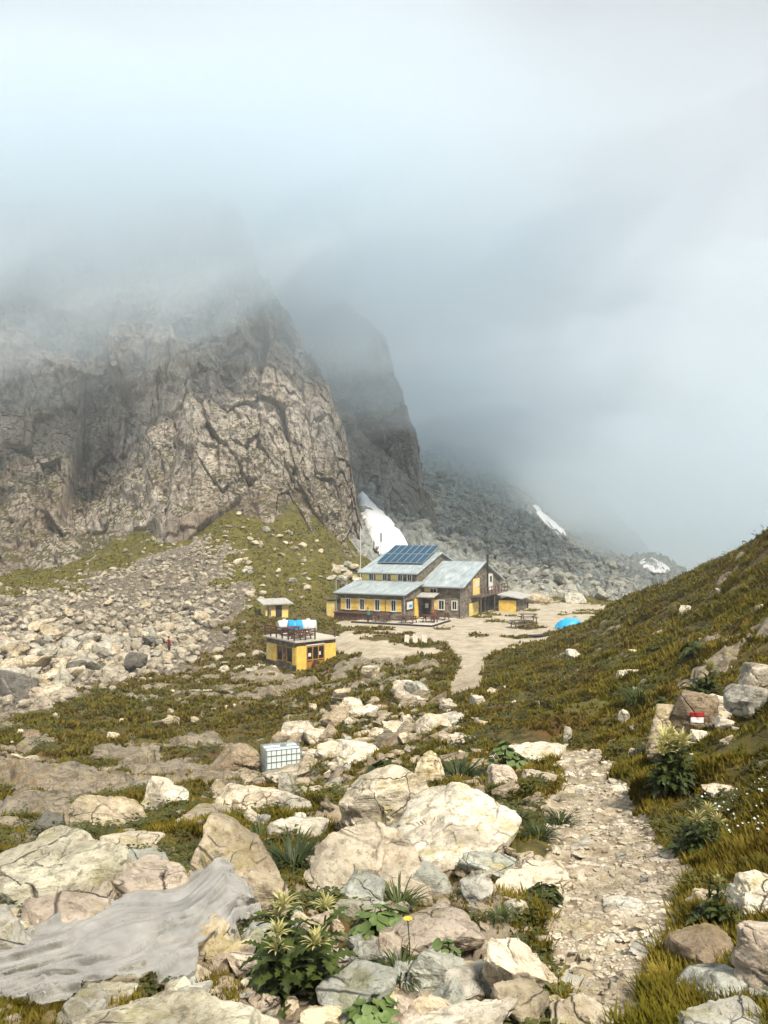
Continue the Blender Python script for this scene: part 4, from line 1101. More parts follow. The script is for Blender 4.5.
# ------------------------------------------------------------------ plastic sheet, hose, waymark
def plastic_sheet():
    cl = np.array([(246, 914, 14), (224, 920, 32), (186, 944, 48), (136, 962, 50), (76, 982, 42), (0, 998, 34), (-70, 1010, 30)], float)
    nu, nv = 240, 110
    k = np.linspace(0, 1, len(cl)); u = np.linspace(0, 1, nu)
    cx, cy, hw = (np.interp(u, k, cl[:, j]) for j in range(3))
    vv = np.linspace(-1, 1, nv)
    GX = cx[:, None] + vv[None] * 14; GY = cy[:, None] + vv[None] * hw[:, None]
    g = np.random.default_rng(3)
    U, V = np.meshgrid(u, vv, indexing='ij')
    wob = fbm(np.stack([U.ravel() * 9, V.ravel() * 3, U.ravel() * 0], 1), 90, 3).reshape(U.shape)
    GX = GX + wob * 4; GY = GY + wob * 3
    Y = locate_many(np.clip(GX.ravel(), -300, 1000), GY.ravel(), 2.0).reshape(U.shape)
    Y = np.where(np.isnan(Y), 2.6, Y)
    for _ in range(6):
        Y[1:-1, 1:-1] = (Y[:-2, 1:-1] + Y[2:, 1:-1] + Y[1:-1, :-2] + Y[1:-1, 2:]) / 4
    z = z_base(GX.ravel(), Y.ravel()).reshape(U.shape)
    cross = V.ravel() * 1.0 + .5 * np.sin(U.ravel() * 3.0) + .35 * fbm(np.stack([U.ravel() * 2.5, V.ravel() * .7, U.ravel() * 0], 1), 92, 2)
    def pleat(fu, fv, sd, pw): return (1 - np.abs(vnoise(np.stack([U.ravel() * fu, cross * fv, U.ravel() * 0 + .5], 1), sd))) ** pw
    fold = (.8 * pleat(1.1, 2.2, 60, 3) + .5 * pleat(2.2, 5.5, 61, 4) + .30 * pleat(4, 12, 62, 4) + .06 * pleat(10, 20, 63, 3)).reshape(U.shape)
    z = z + .035 + .07 * (1 - V ** 2) + .075 * fold + .015 * wob + .15 * np.exp(-((U - .14) / .12) ** 2) * (1 - V) * .6
    X = (GX - CX) / F * Y
    rag = np.abs(V) < 1 - .35 * np.abs(fbm(np.stack([U.ravel() * 7, V.ravel() * .5, U.ravel() * 0], 1), 97, 4)).reshape(U.shape)
    f = grid_faces(nu, nv); keep = rag.ravel()[f].all(1)
    o = obj_np('plastic_sheet', np.stack([X.ravel(), Y.ravel(), z.ravel()], 1), f[keep], M['film'], smooth=True)
    md = o.modifiers.new('film', 'SOLIDIFY'); md.thickness = .003
    tag(o, 'crumpled milky plastic sheet draped over rocks at bottom left', 'plastic sheet')
plastic_sheet()
def hose():
    pts = [(244, 788), (238, 797), (233, 806), (228, 814), (216, 820), (204, 826), (196, 834)]
    P = []
    for a in pts:
        Y = locate(*a); p = at(a[0], Y); p.z += .06; P.append(p)
    o = MB().tube(P, .035, 8).build('hose', M['hose'], None, True)
    tag(o, 'thin pale hose curling over turf below the caged tank', 'hose')
hose()

# ------------------------------------------------------------------ caged tank
def ibc():
    Y = 31.0; p = at(281, Y)
    root = empty('caged_tank', (p.x, Y, p.z + .02), R(22)); tag(root, 'white plastic water tank in a steel cage on a pallet among rocks', 'water tank')
    MB().box((0, 0, .66), (1.34, .92, 1.0), bev=.07).build('tank', M['tank_plastic'], root, False)
    MB().cyl((.1, 0, 1.155), (.1, 0, 1.23), .13, n=16).build('lid', M['galv'], root)
    c = MB(); x, y = .70, .48
    for zz in (.2, .45, .7, .95, 1.16):
        c.box((0, -y, zz), (2 * x, .016, .016)).box((0, y, zz), (2 * x, .016, .016)).box((-x, 0, zz), (.016, 2 * y, .016)).box((x, 0, zz), (.016, 2 * y, .016))
    for k in range(8):
        for s in (-1, 1): c.box((-x + 2 * x * k / 7, s * (y + .022), .68), (.016, .016, 1.0))
    for k in range(1, 5):
        for s in (-1, 1): c.box((s * (x + .022), -y + 2 * y * k / 5, .68), (.016, .016, 1.0))
    c.box((0, -.2, 1.19), (2 * x, .03, .02)).box((0, .2, 1.19), (2 * x, .03, .02))
    c.build('cage', M['galv'], root)
    q = MB()
    for s in (-.42, 0, .42): q.box((0, s, .06), (1.4, .1, .12))
    q.box((0, 0, .135), (1.4, .98, .025)); q.build('pallet', M['grey_wood'], root)
ibc()

# ------------------------------------------------------------------ the mountain hut
HUT = empty('mountain_hut', (-5.3, 90.8, -10.2), math.atan2(-.413, .911))
tag(HUT, 'large stone mountain hut with grey roofs, yellow shutters and solar panels', 'mountain hut')
def roof_slab(b, y0, z0, y1, z1, x0, x1, th=.14):
    b.prism([(y0, z0), (y1, z1), (y1, z1 + th), (y0, z0 + th)], x0, x1)
def make_hut():
    h = HUT
    # annex, upper block, right block
    MB().prism([(0, -.8), (5.58, -.8), (5.58, 3.95), (0, 3.0)], 0, 8.2).build('wall', M['stone_wall'], h)
    MB().prism([(5.6, -.8), (21.4, -.8), (21.4, 5.1), (13.5, 7.2), (5.6, 5.1)], .3, 7.5).build('wall', M['stone_wall'], h)
    MB().prism([(5.62, -.8), (21.6, -.8), (21.6, 3.65), (13.6, 6.1), (5.62, 3.65)], 7.52, 13.1).build('wall', M['stone_wall'], h)
    b = MB(); roof_slab(b, -.45, 2.94, 5.57, 4.0, -.35, 8.55); b.build('roof', M['roof'], h)
    b = MB(); roof_slab(b, 5.1, 5.0, 13.5, 7.24, 0, 7.8); b.prism([(13.5, 7.245), (21.8, 5.03), (21.8, 5.17), (13.5, 7.385)], 0, 7.8); b.build('roof', M['roof'], h)
    b = MB(); roof_slab(b, 5.2, 3.55, 13.6, 6.14, 7.83, 13.5); b.prism([(13.6, 6.145), (22.2, 3.5), (22.2, 3.64), (13.6, 6.285)], 7.83, 13.5)
    b.build('roof', M['roof'], h)
    for x0, x1, y, z in ((-.35, 8.55, -.55, 2.98), (0, 7.8, 5.0, 5.03), (7.85, 13.5, 5.1, 3.58)):
        MB().cyl((x0, y, z), (x1, y, z), .075, n=10).build('gutter', M['galv'], h)
    MB().tube([(8.45, -.55, 2.95), (8.3, -.1, 2.6), (8.3, -.08, 0)], .05, 8).build('down_pipe', M['galv'], h)
    MB().tube([(13.0, 5.1, 3.55), (13.0, 5.5, 3.2), (13.0, 5.53, 0)], .05, 8).build('down_pipe', M['galv'], h)
    # fascia boards
    f = MB().box((4.1, -.47, 2.9), (8.9, .05, .2)).build('fascia', M['grey_wood'], h)
    MB().box((3.9, 5.08, 4.98), (7.8, .05, .16)).build('fascia', M['grey_wood'], h)
    MB().box((10.66, 5.18, 3.52), (5.66, .05, .16)).build('fascia', M['grey_wood'], h)
    def win(x, y, z, w, hh, sh='both', face='front', frame='white', shm='yellow', sw=None):
        """A window on the front (faces -y) or the gable (faces +x): frame, pane, shutters."""
        sw = sw or w * .85
        rz = 0 if face == 'front' else math.pi / 2
        mtx = Matrix.Translation((x, y, z)) @ Matrix.Rotation(rz, 4, 'Z')
        def T(bm, nm, mt, par):
            bmesh.ops.transform(bm.bm, matrix=mtx, verts=bm.bm.verts)
            return bm.build(nm, M[mt], par)
        b = MB(); t = .11
        b.box((0, -.03, hh / 2 + t / 2), (w + 2 * t, .1, t)).box((0, -.05, -hh / 2 - t / 2), (w + 2 * t, .16, t))
        b.box((-w / 2 - t / 2, -.03, 0), (t, .1, hh)).box((w / 2 + t / 2, -.03, 0), (t, .1, hh)).box((0, -.012, 0), (.04, .05, hh - .01))
        fr = T(b, 'window', frame, h)
        T(MB().box((0, .0, 0), (w - .01, .03, hh - .01)), 'pane', 'dark_glass', fr)
        for s in (-1, 1):
            if sh in ('both', 'left' if s < 0 else 'right'):
                b = MB().box((s * (w / 2 + t + sw / 2 + .01), -.045, 0), (sw, .05, hh + .16))
                for q in (-.3, .3): b.box((s * (w / 2 + t + sw / 2 + .01), -.08, q * hh), (sw * .9, .02, .07))
                T(b, 'shutter', shm, fr)
    for x in (1.35, 3.1, 5.0, 7.0): win(x, 0, 1.75, .5, 1.15, sw=.58)
    for x in (1.6, 3.4, 5.4): win(x, 5.6, 4.56, .5, .74, 'left', sw=.85, shm='pale_yellow')
    win(6.6, 5.6, 4.56, .45, .7, 'none')
    win(9.6, 5.62, 3.1, .75, .45, 'left', sw=.6, shm='pale_yellow')
    win(10.6, 5.62, 1.5, .6, 1.0, 'left', sw=.75)
    win(12.2, 5.62, 1.5, .5, .9, 'none')
    # end wall of the annex: notice board, yellow shutter door
    b = MB().box((8.24, 1.6, 1.75), (.06, 2.1, 1.2)); nb = b.build('notice_board', M['dark'], h)
    MB().box((8.29, 1.6, 1.7), (.02, 1.7, .85)).build('poster', M['white'], nb)
    MB().box((8.305, 1.8, 1.62), (.012, .9, .3)).build('print', M['blue'], nb)
    d = MB().box((8.24, 3.7, 1.2), (.07, 1.1, 2.2)).build('door', M['yellow'], h)
    # porch on the main front
    b = MB(); roof_slab(b, 3.6, 2.45, 5.6, 2.85, 8.25, 10.4, .1); pr = b.build('porch_roof', M['slab_roof'], h)
    MB().box((10.3, 3.7, 1.2), (.12, .12, 2.5)).build('post', M['grey_wood'], pr)
    d = MB().box((8.8, 5.58, 1.05), (.9, .06, 2.1)).build('door', M['dark'], h)
    MB().box((8.8, 5.54, 1.35), (.4, .02, .55)).build('notice', M['white'], d)
    MB().box((9.75, 5.56, 1.6), (.5, .04, .5)).build('notice', M['white'], h)
    # gable end (faces +x)
    for y, w, hh, zc, mt, lb in ((10.9, 2.5, 1.95, 3.36, 'pale_yellow', None), (16.9, 1.9, 2.1, 3.6, 'white', 'white upper door with a dark window')):
        d = MB().box((13.12, y, zc), (.08, w, hh)).build('door', M[mt], h)
        if lb: d['label'] = lb
        MB().box((13.17, y + (.1 if mt != 'white' else 0), zc + .35), (.02, w * .45, hh * .36)).build('pane', M['dark_glass'] if mt == 'white' else M['white'], d)
        MB().box((13.18, y + w * .38, zc - .1), (.05, .05, .14)).build('handle', M['black_metal'], d)
    d = MB().box((13.14, 9.9, .75), (.1, 3.4, 1.5)).build('door', M['pale_yellow'], h)
    MB().box((13.2, 11.0, .85), (.03, .06, .2)).build('handle', M['black_metal'], d)
    d = MB().box((13.13, 13.2, .9), (.07, 1.7, 1.9)).build('door', M['dark'], h)
    # balcony
    bl = MB().box((13.75, 14.9, 2.28), (1.3, 12.0, .16)).build('balcony', M['grey_wood'], h)
    b = MB()
    for k in range(9): b.box((14.33, 9.1 + k * 1.45, 2.82), (.08, .08, .9))
    for zz in (2.75, 3.22): b.box((14.33, 14.9, zz), (.05, 11.9, .08))
    b.build('railing', M['wood'], bl)
    for y in (9.2, 14.9, 20.6): MB().box((14.25, y, .8), (.14, .14, 2.8)).build('post', M['grey_wood'], bl)
    # flue, lean-to store
    MB().cyl((13.7, 13.7, .2), (13.7, 13.7, 7.0), .12, n=12).cyl((13.7, 13.7, 7.0), (13.7, 13.7, 7.15), .18, n=12).build('chimney', M['black_metal'], h)
    MB().prism([(15.6, -.6), (20.6, -.6), (20.6, 1.55), (15.6, 1.45)], 14.5, 16.9).build('store_wall', M['stone_wall'], h)
    b = MB(); b.prism([(14.45, 2.05), (17.6, 1.62), (17.6, 1.74), (14.45, 2.17)], 15.2, 21.2, axis='y'); b.build('store_roof', M['slab_roof'], h)
    MB().box((15.7, 15.56, .65), (2.2, .06, 1.5)).build('door', M['yellow'], h)
    # left end: yellow store doors and down pipe
    MB().box((-.75, .7, .9), (1.35, 1.6, 2.3)).build('store_wall', M['stone_wall'], h)
    b = MB().box((-.76, .6, 2.13), (1.6, 1.9, .1), (R(-4), 0, 0)); b.build('store_roof', M['grey_wood'], h)
    for x in (-1.1, -.42): MB().box((x, -.13, 1.0), (.64, .05, 1.95)).build('door', M['pale_yellow'], h)
    MB().cyl((-.12, -.25, 0), (-.12, -.25, 4.6), .07, n=10).build('down_pipe', M['galv'], h)
    # solar panels on a tilted rack
    sl = math.atan2(7.24 - 5.0, 13.5 - 5.1)
    rack = MB()
    def on_roof(x, y, lift): return Vector((x, y, 5.14 + (y - 5.1) * math.tan(sl) + lift))
    a0 = on_roof(0, 8.0, .25); a1 = on_roof(0, 13.9, .75); tl = math.atan2(a1.z - a0.z, a1.y - a0.y)
    n = 7
    L = math.hypot(a1.y - a0.y, a1.z - a0.z); x0, x1 = 1.15, 7.3
    for s in (0.05, .5, .95):
        y = a0.y + (a1.y - a0.y) * s; z = a0.z + (a1.z - a0.z) * s
        rack.box(((x0 + x1) / 2, y, z - .09), (x1 - x0, .06, .06))
        for x in (x0 + .2, (x0 + x1) / 2, x1 - .2):
            zr = on_roof(x, y, 0).z; rack.box((x, y, (zr + z - .1) / 2), (.05, .05, max(.05, z - .1 - zr)))
    rack.build('panel_rack', M['galv'], h)
    for i in range(n):
        for j in range(2):
            s = (j + .5) / 2
            c = Vector((x0 + (x1 - x0) * (i + .5) / n, a0.y + (a1.y - a0.y) * s, a0.z + (a1.z - a0.z) * s))
            w = (x1 - x0) / n - .03; l = L / 2 - .18
            p = MB().box((0, 0, 0), (w, l, .05))
            bmesh.ops.transform(p.bm, matrix=Matrix.Translation(c) @ Matrix.Rotation(tl, 4, 'X'), verts=p.bm.verts)
            pn = p.build('solar_panel', M['galv'], h)
            q = MB().box((0, 0, .028), (w - .12, l - .14, .012))
            bmesh.ops.transform(q.bm, matrix=Matrix.Translation(c) @ Matrix.Rotation(tl, 4, 'X'), verts=q.bm.verts)
            q.build('cells', M['solar'], pn)
make_hut()
HM = Matrix.Translation((-5.3, 90.8, -10.2)) @ Matrix.Rotation(math.atan2(-.413, .911), 4, 'Z')
def hw(x, y, z=0): return HM @ Vector((x, y, z))
HA = math.atan2(-.413, .911)

# terrace, planter wall, picnic tables
t = empty('terrace', hw(0, 0), HA); tag(t, 'paved terrace with a dark kerb along the front of the hut', 'terrace')
MB().box((8.0, -1.55, -.05), (9.4, 2.9, .3)).box((10.6, 2.6, -.055), (4.1, 5.3, .3)).build('paving', M['concrete'], t)
MB().box((8.0, -3.06, -.02), (9.5, .12, .42)).box((12.76, -.2, -.02), (.12, 5.6, .42)).build('kerb', M['dark'], t)
bw = empty('bench_wall', hw(0, 0), HA); tag(bw, 'low brown boarded bench wall under the hut windows', 'bench')
MB().box((2.35, -.55, .32), (4.7, .5, .9)).build('back_wall', M['stone_wall'], bw)
MB().box((2.35, -.62, .82), (4.9, .8, .1)).build('seat', M['wood'], bw)
b = MB()
for k in range(8): b.box((.2 + k * .62, -.83, .38), (.5, .05, .72))
b.build('boarding', M['wood'], bw)
def picnic_table(loc, rz, label, mat='wood', s=1.0, group='picnic tables outside the hut'):
    r = empty('picnic_table', loc, rz); tag(r, label, 'picnic table', group)
    b = MB()
    for k in range(5): b.box((0, (-.32 + .16 * k) * s, .74 * s), (1.8 * s, .145 * s, .05 * s))
    b.build('tabletop', M[mat], r)
    for q in (-1, 1):
        b = MB().box((0, (q * .72 - .08) * s, .44 * s), (1.8 * s, .14 * s, .05 * s)).box((0, (q * .72 + .08) * s, .44 * s), (1.8 * s, .14 * s, .05 * s)); b.build('seat', M[mat], r)
    for x in (-.65, .65):
        b = MB().box((x * s, 0, .40 * s), (.07 * s, 1.6 * s, .09 * s)).box((x * s, 0, .69 * s), (.07 * s, .7 * s, .08 * s))
        for q in (-1, 1): b.box(((x + .075) * s, q * .42 * s, .35 * s), (.07 * s, .1 * s, .80 * s), (q * R(24), 0, 0))
        b.build('leg', M[mat], r)
    return r
picnic_table(hw(6.2, -1.3, .11), HA + .1, 'dark picnic table on the terrace beside the person in teal', 'wood')
picnic_table(hw(9.4, -1.5, .11), HA, 'dark picnic table on the terrace in front of the notice board', 'wood')
picnic_table(hw(11.2, .2, .11), HA + .05, 'dark picnic table on the terrace in front of the dark door', 'wood')
picnic_table(hw(11.5, 3.0, .11), HA - .1, 'dark picnic table on the terrace nearest the gable', 'wood')
p = at(519, 82); picnic_table((p.x, 82, p.z), .3, 'brown picnic table standing on the bare yard, nearer of two', 'grey_wood', 1.1)
p = at(528, 88); picnic_table((p.x, 88, p.z), .1, 'brown picnic table standing on the bare yard, farther of two', 'grey_wood', 1.1)

# ------------------------------------------------------------------ low stone building with roof terrace
SB_A = math.atan2(3.1, 3.8)
SBM = Matrix.Translation((-7.6, 68, -12.35)) @ Matrix.Rotation(SB_A, 4, 'Z')
def sw(x, y, z): return SBM @ Vector((x, y, z))
s = empty('stone_building', sw(0, 0, 0), SB_A); tag(s, 'small flat roofed stone building with yellow shutters and glazed door', 'building')
FW, DP, HT = 4.2, 5.0, 2.62
MB().box((FW / 2, DP / 2, HT / 2 - .5), (FW, DP, HT + 1.0)).build('wall', M['stone_wall'], s)
MB().box((FW / 2 + .1, DP / 2 - .05, HT + .07), (FW + .7, DP + .5, .13)).build('roof', M['concrete'], s)
for x0, x1 in ((.03, 1.02), (2.95, 4.17)):
    MB().box(((x0 + x1) / 2, -.05, 1.15), (x1 - x0, .07, 2.25)).build('shutter', M['yellow'], s)
d = MB().box((1.99, -.02, 1.15), (1.86, .05, 2.1)).build('door', M['dark_glass'], s)
b = MB()
for x in (1.07, 1.68, 2.3, 2.9): b.box((x, -.06, 1.15), (.1, .06, 2.1))
for z in (.12, 1.0, 2.16): b.box((1.99, -.062, z), (1.92, .055, .1))
b.build('frame', M['orange_wood'], d)
MB().box((1.99, -.055, .5), (1.7, .03, .7)).build('lower_panel', M['orange_wood'], d)
MB().box((1.38, -.05, 1.45), (.3, .02, .3)).build('notice', M['white'], d)
MB().box((2.45, -.05, 1.5), (.22, .02, .3)).build('notice', M['white'], d)
MB().box((1.99, -.07, 2.3), (1.95, .1, .1)).build('lintel', M['white'], s)
for yc, kind in ((.95, 'w'), (2.55, 'w')):
    fr = MB()
    for q in (-1, 1): fr.box((-.03, yc + q * .46, 1.45), (.09, .09, 1.3))
    for q in (-1, 1): fr.box((-.03, yc, 1.45 + q * .66), (.09, 1.0, .09))
    fr = fr.build('window', M['orange_wood'], s)
    MB().box((-.005, yc, 1.45), (.03, .82, 1.22)).build('pane', M['dark_glass'], fr)
    MB().box((-.05, yc - .78 if yc < 2 else yc + .98, 1.4), (.06, .56 if yc < 2 else .95, 1.5)).build('shutter', M['yellow'], fr)
MB().box((-.05, 4.4, 1.4), (.06, .8, 1.5)).build('shutter', M['pale_yellow'], s)
# terrace furniture on its roof
rl = empty('wooden_railing', sw(0, 0, HT + .135), SB_A); tag(rl, 'dark brown wooden railing round the flat roof terrace', 'railing')
ZR = 0
for k in range(6): MB().box((-.1, .1 + k * .98, .5), (.1, .1, 1.0)).build('post', M['wood'], rl)
for x in (.9, 1.9): MB().box((x, -.12, .5), (.1, .1, 1.0)).build('post', M['wood'], rl)
b = MB()
for z in (.4, .68, .95): b.box((-.1, 2.5, z), (.05, 5.0, .09)).box((.9, -.12, z), (2.0, .05, .09))
b.build('rail', M['wood'], rl)
MB().box((4.2, .1, .5), (.1, .1, 1.05)).build('post', M['wood'], rl)
picnic_table(sw(1.2, 1.1, HT + .135), SB_A + .2, 'brown picnic table on the flat roof nearest the front corner', 'wood', 1, 'picnic tables on the roof terrace')
picnic_table(sw(1.6, 3.4, HT + .135), SB_A + .1, 'brown picnic table at the back of the flat roof', 'wood', 1, 'picnic tables on the roof terrace')
pt = empty('flower_pot', sw(1.75, -.55, 0.05), 0); tag(pt, 'terracotta flower pot by the glazed door of the stone building', 'flower pot')
pt.location.z = max(pt.location.z, float(z_full([CX + F * pt.location.x / pt.location.y], [pt.location.y])[0]))
MB().cyl((0, 0, 0), (0, 0, .34), .2, .28, 16).build('pot', M['terracotta'], pt)
it = []
for k in range(26):
    v, f = round_leaf(.1); it.append((v, f, Matrix.Translation((.22 * math.cos(k * 2.4), .22 * math.sin(k * 2.4), .38 + .15 * rng.uniform())) @ Matrix.Rotation(k * 2.4, 4, 'Z') @ Matrix.Rotation(.5, 4, 'Y')))
plant_mesh('foliage', it, M['thistle'], pt)

# water tanks behind the terrace
def water_tank(px, Y, mat, label, r, L, rz, up=0):
    p = at(px, Y); o = empty('water_tank', (p.x, Y, p.z + up), rz); tag(o, label, 'water tank')
    prof = [(-L / 2, 0), (-L / 2 - .03, r * .5), (-L / 2 + .02, r * .9), (-L / 2 + .12, r), (-L * .17, r), (-L * .15, r * 1.04), (-L * .11, r * 1.04), (-L * .09, r), (L * .09, r), (L * .11, r * 1.04), (L * .15, r * 1.04), (L * .17, r), (L / 2 - .12, r), (L / 2 - .02, r * .9), (L / 2 + .03, r * .5), (L / 2, 0)]
    n = 28; V = []; 
    for x, q in prof:
        for k in range(n): V.append((x, q * math.cos(6.2832 * k / n), r + .12 + q * math.sin(6.2832 * k / n)))
    nr = len(prof); FF = []
    for a in range(nr - 1):
        for k in range(n): FF.append((a * n + k, a * n + (k + 1) % n, (a + 1) * n + (k + 1) % n, (a + 1) * n + k))
    obj_np('tank', V, np.array(FF), mat, o, smooth=True)
    MB().cyl((0, 0, 2 * r + .09), (0, 0, 2 * r + .25), r * .3, n=16).build('lid', M['black_metal'] if mat is M['blue'] else M['white_plastic'], o)
    MB().box((-L * .3, 0, .1), (.15, r * 1.5, .3)).box((L * .3, 0, .1), (.15, r * 1.5, .3)).build('cradle', M['grey_wood'], o)
water_tank(295, 81, M['blue'], 'bright blue plastic water tank behind the roof terrace', .72, 1.5, .2, .25)
water_tank(284, 82.5, M['white_plastic'], 'white plastic water tank left of the blue one', .55, 1.3, .4, .2)
water_tank(308, 81.5, M['white_plastic'], 'white plastic water tank right of the blue one', .68, 1.7, -.1, .1)

# little yellow shed
def shed():
    Y = 88; p = at(277, Y); r = empty('shed', (p.x, Y, p.z - .05), R(24)); tag(r, 'little yellow shed with a grey slab roof on the grass bank', 'shed')
    MB().box((0, 1.0, .55), (2.6, 2.0, 1.9)).build('wall', M['pale_yellow'], r)
    MB().prism([(-.5, 1.42), (2.4, 1.78), (2.4, 1.90), (-.5, 1.54)], -1.75, 1.75).build('roof', M['slab_roof'], r)
    d = MB().box((.2, -.03, .65), (.7, .06, 1.3)).build('door', M['dark'], r)
    MB().box((-.1, -.08, .65), (.04, .04, .15)).build('handle', M['black_metal'], d)
    MB().box((-.95, -.25, .4), (.25, .45, 1.5)).build('buttress', M['stone_wall'], r)
shed()

# boards, poles, tarp and other small things round the yard
for px, Y, w, rz, lb in ((407, 79.0, .55, .15, 'white board leaning in the turf below the terrace, left of three'), (415.5, 78.3, .6, .25, 'white board leaning in the turf between two others'), (424.5, 78.5, .65, .3, 'white board leaning in the turf, right of three')):
    Y = locate(px, 644, 60); p = at(px, Y)
    o = empty('white_board', p, rz); tag(o, lb, 'board', 'white boards leaning in the turf')
    MB().box((0, .1, .36), (w * .8, .04, .78), (R(-30), R(10), 0), bev=.008).build('panel', M['concrete'], o)
    MB().box((0, .42, .25), (.05, .05, .66), (R(28), 0, 0)).build('strut', M['grey_wood'], o)
def pole(px, Y, top_py, label, r=.05, head=None):
    p = at(px, Y); h = (HZ - top_py) / F * Y - p.z
    o = empty('mast', p); tag(o, label, 'mast')
    MB().cyl((0, 0, -.3), (0, 0, h), r, r * .8, 10).build('pole', M['pole_white'] if not head else M['galv'], o)
    if head: MB().box((0, 0, h - .6), (.32, .22, 1.3), bev=.05).build('antenna', M['galv'], o)
    else: MB().cyl((0, 0, h), (0, 0, h + .12), .09, .05, 10).build('finial', M['galv'], o)
pole(360.5, 106, 527, 'slim white flagpole behind the left end of the hut', .06)
pole(381, 113, 533, 'grey mast with a panel antenna behind the solar roof', .05, True)
def tarp():
    Y = 80; p = at(570, Y); n = 40
    gx, gy = np.meshgrid(np.linspace(-1.6, 1.6, n), np.linspace(-1.2, 1.2, n))
    rr = np.sqrt((gx / 1.55) ** 2 + (gy / 1.15) ** 2)
    P3 = np.stack([gx.ravel(), gy.ravel(), gx.ravel() * 0], 1)
    z = 1.05 * np.clip(1 - rr ** 2.2, 0, 1) ** .7 + .10 * ridged(P3 * 1.4, 5, 3).reshape(gx.shape) * (rr < 1.1) - .12
    f = grid_faces(n, n); keep = (rr.ravel() < 1.08)[f].all(1)
    r = empty('covered_heap', (p.x, Y, p.z), -.1); tag(r, 'heap under a bright blue tarpaulin on the yard below the scree', 'tarpaulin')
    o = obj_np('tarpaulin', np.stack([gx.ravel(), gy.ravel(), z.ravel()], 1), f[keep], M['blue_tarp'], r, smooth=True)
    o.modifiers.new('t', 'SOLIDIFY').thickness = .02
    MB().tube([(-1.4, -.3, .12), (-.6, -.5, .75), (0, -.55, .98), (.8, -.4, .78), (1.4, .1, .2)], .02, 6).build('rope', M['white'], r)
tarp()
p = at(515, 100); o = empty('white_sign', (p.x, 100, p.z), -.2); tag(o, 'white panel on short legs beside the lean to store', 'sign')
MB().box((0, 0, .75), (.55, .05, 1.0), bev=.01).build('panel', M['white'], o)
for x in (-.2, .2): MB().box((x, .04, .3), (.05, .05, .6)).build('leg', M['grey_wood'], o)
p = at(525, 103); o = MB().box((0, 0, .3), (.8, .5, .6), bev=.04).box((0, 0, .62), (.86, .56, .06)).build('crate', M['dark'], None); o.location = (p.x, 103, p.z); tag(o, 'dark crate on the yard beside the white panel', 'crate')
# stack of dark planks at the near edge of the yard
r = empty('plank_stack', at(543, 74), .25); tag(r, 'low stack of dark planks at the near edge of the yard', 'plank stack')
for k in range(6): MB().box((rng.uniform(-.15, .15), (k % 3 - 1) * .3, .06 + .1 * (k // 3)), (2.3, .26, .07), (0, 0, rng.uniform(-.06, .06))).build('plank', M['dark'], r)
# lengths of timber on the brown bench
a, b2 = at(176, 58), at(212, 59)
o = MB().tube([a + Vector((0, 0, .12)), b2 + Vector((0, 0, .12))], .09, 8).build('timber_pole', M['hose'], None); tag(o, 'pale timber pole lying on the brown bench', 'timber')

# ------------------------------------------------------------------ people
def person(loc, rz, label, jacket, seated=False, scale=1.0):
    r = empty('person', loc, rz); tag(r, label, 'person')
    r.scale = (scale,) * 3
    hip = .48 if seated else .92
    V = [(0, 0, hip), (0, 0, hip + .25), (0, 0, hip + .47), (0, 0, hip + .56), (0, -.02, hip + .68), (0, -.01, hip + .80)]
    Rr = [.15, .14, .16, .06, .095, .085]
    E = [(0, 1), (1, 2), (2, 3), (3, 4), (4, 5)]
    for sx in (-1, 1):
        n = len(V)
        V += [(sx * .19, 0, hip + .46), (sx * .26, -.02, hip + .2), (sx * .22, -.16, hip + .02), (sx * .2, -.22, hip - .03)]
        Rr += [.075, .055, .045, .04]; E += [(2, n), (n, n + 1), (n + 1, n + 2), (n + 2, n + 3)]
        n = len(V)
        if seated: V += [(sx * .1, -.05, hip - .02), (sx * .12, -.45, hip), (sx * .12, -.48, .08), (sx * .12, -.6, .05)]
        else: V += [(sx * .1, 0, hip - .08), (sx * .11, -.03, .5), (sx * .12, .02, .08), (sx * .13, -.12, .05)]
        Rr += [.1, .075, .055, .05]; E += [(0, n), (n, n + 1), (n + 1, n + 2), (n + 2, n + 3)]
    me = bpy.data.meshes.new('body'); me.from_pydata(V, E, [])
    o = put(bpy.data.objects.new('body', me), r)
    o.modifiers.new('s', 'SKIN'); 
    for k, q in enumerate(me.skin_vertices[0].data): q.radius = (Rr[k], Rr[k]); q.use_root = (k == 0)
    sd = o.modifiers.new('d', 'SUBSURF'); sd.levels = sd.render_levels = 1
    # clothes by height on the body
    m = NT('clothed_figure'); z = m.n('SeparateXYZ', {'Vector': m.n('TexCoord').outputs['Object']}).outputs[2]
    k = m.n('MapRange', {'Value': z, 'From Min': 0.0, 'From Max': 2.0}).outputs[0]
    c = m.ramp(k, (0.0, (.05, .04, .03)), (.06, (.03, .03, .035)), ((hip - .02) / 2, jacket), ((hip + .54) / 2, (.42, .25, .17)), interp='CONSTANT')
    me.materials.append(m.bsdf(c, .85))
    hb = bmesh.new(); bmesh.ops.create_uvsphere(hb, u_segments=16, v_segments=10, radius=.115, matrix=Matrix.Translation((0, .015, hip + .775)) @ Matrix.Diagonal((.88, 1.02, .9, 1)))
    bmesh.ops.delete(hb, geom=[v for v in hb.verts if v.co.y < -.03 and v.co.z < hip + .82], context='VERTS')
    hm = bpy.data.meshes.new('hair'); hb.to_mesh(hm); hb.free(); hm.materials.append(M['hair'])
    ho = put(bpy.data.objects.new('hair', hm), r)
    return r
q = hw(4.9, -2.2, 0); person(q, HA + 2.6, 'person in a teal jacket standing before the terrace tables', (.05, .27, .25), False, .95)
q = hw(11.35, 1.0, .11); person(q, HA + .1, 'person in dark red seated at a terrace table', (.22, .04, .03), True)
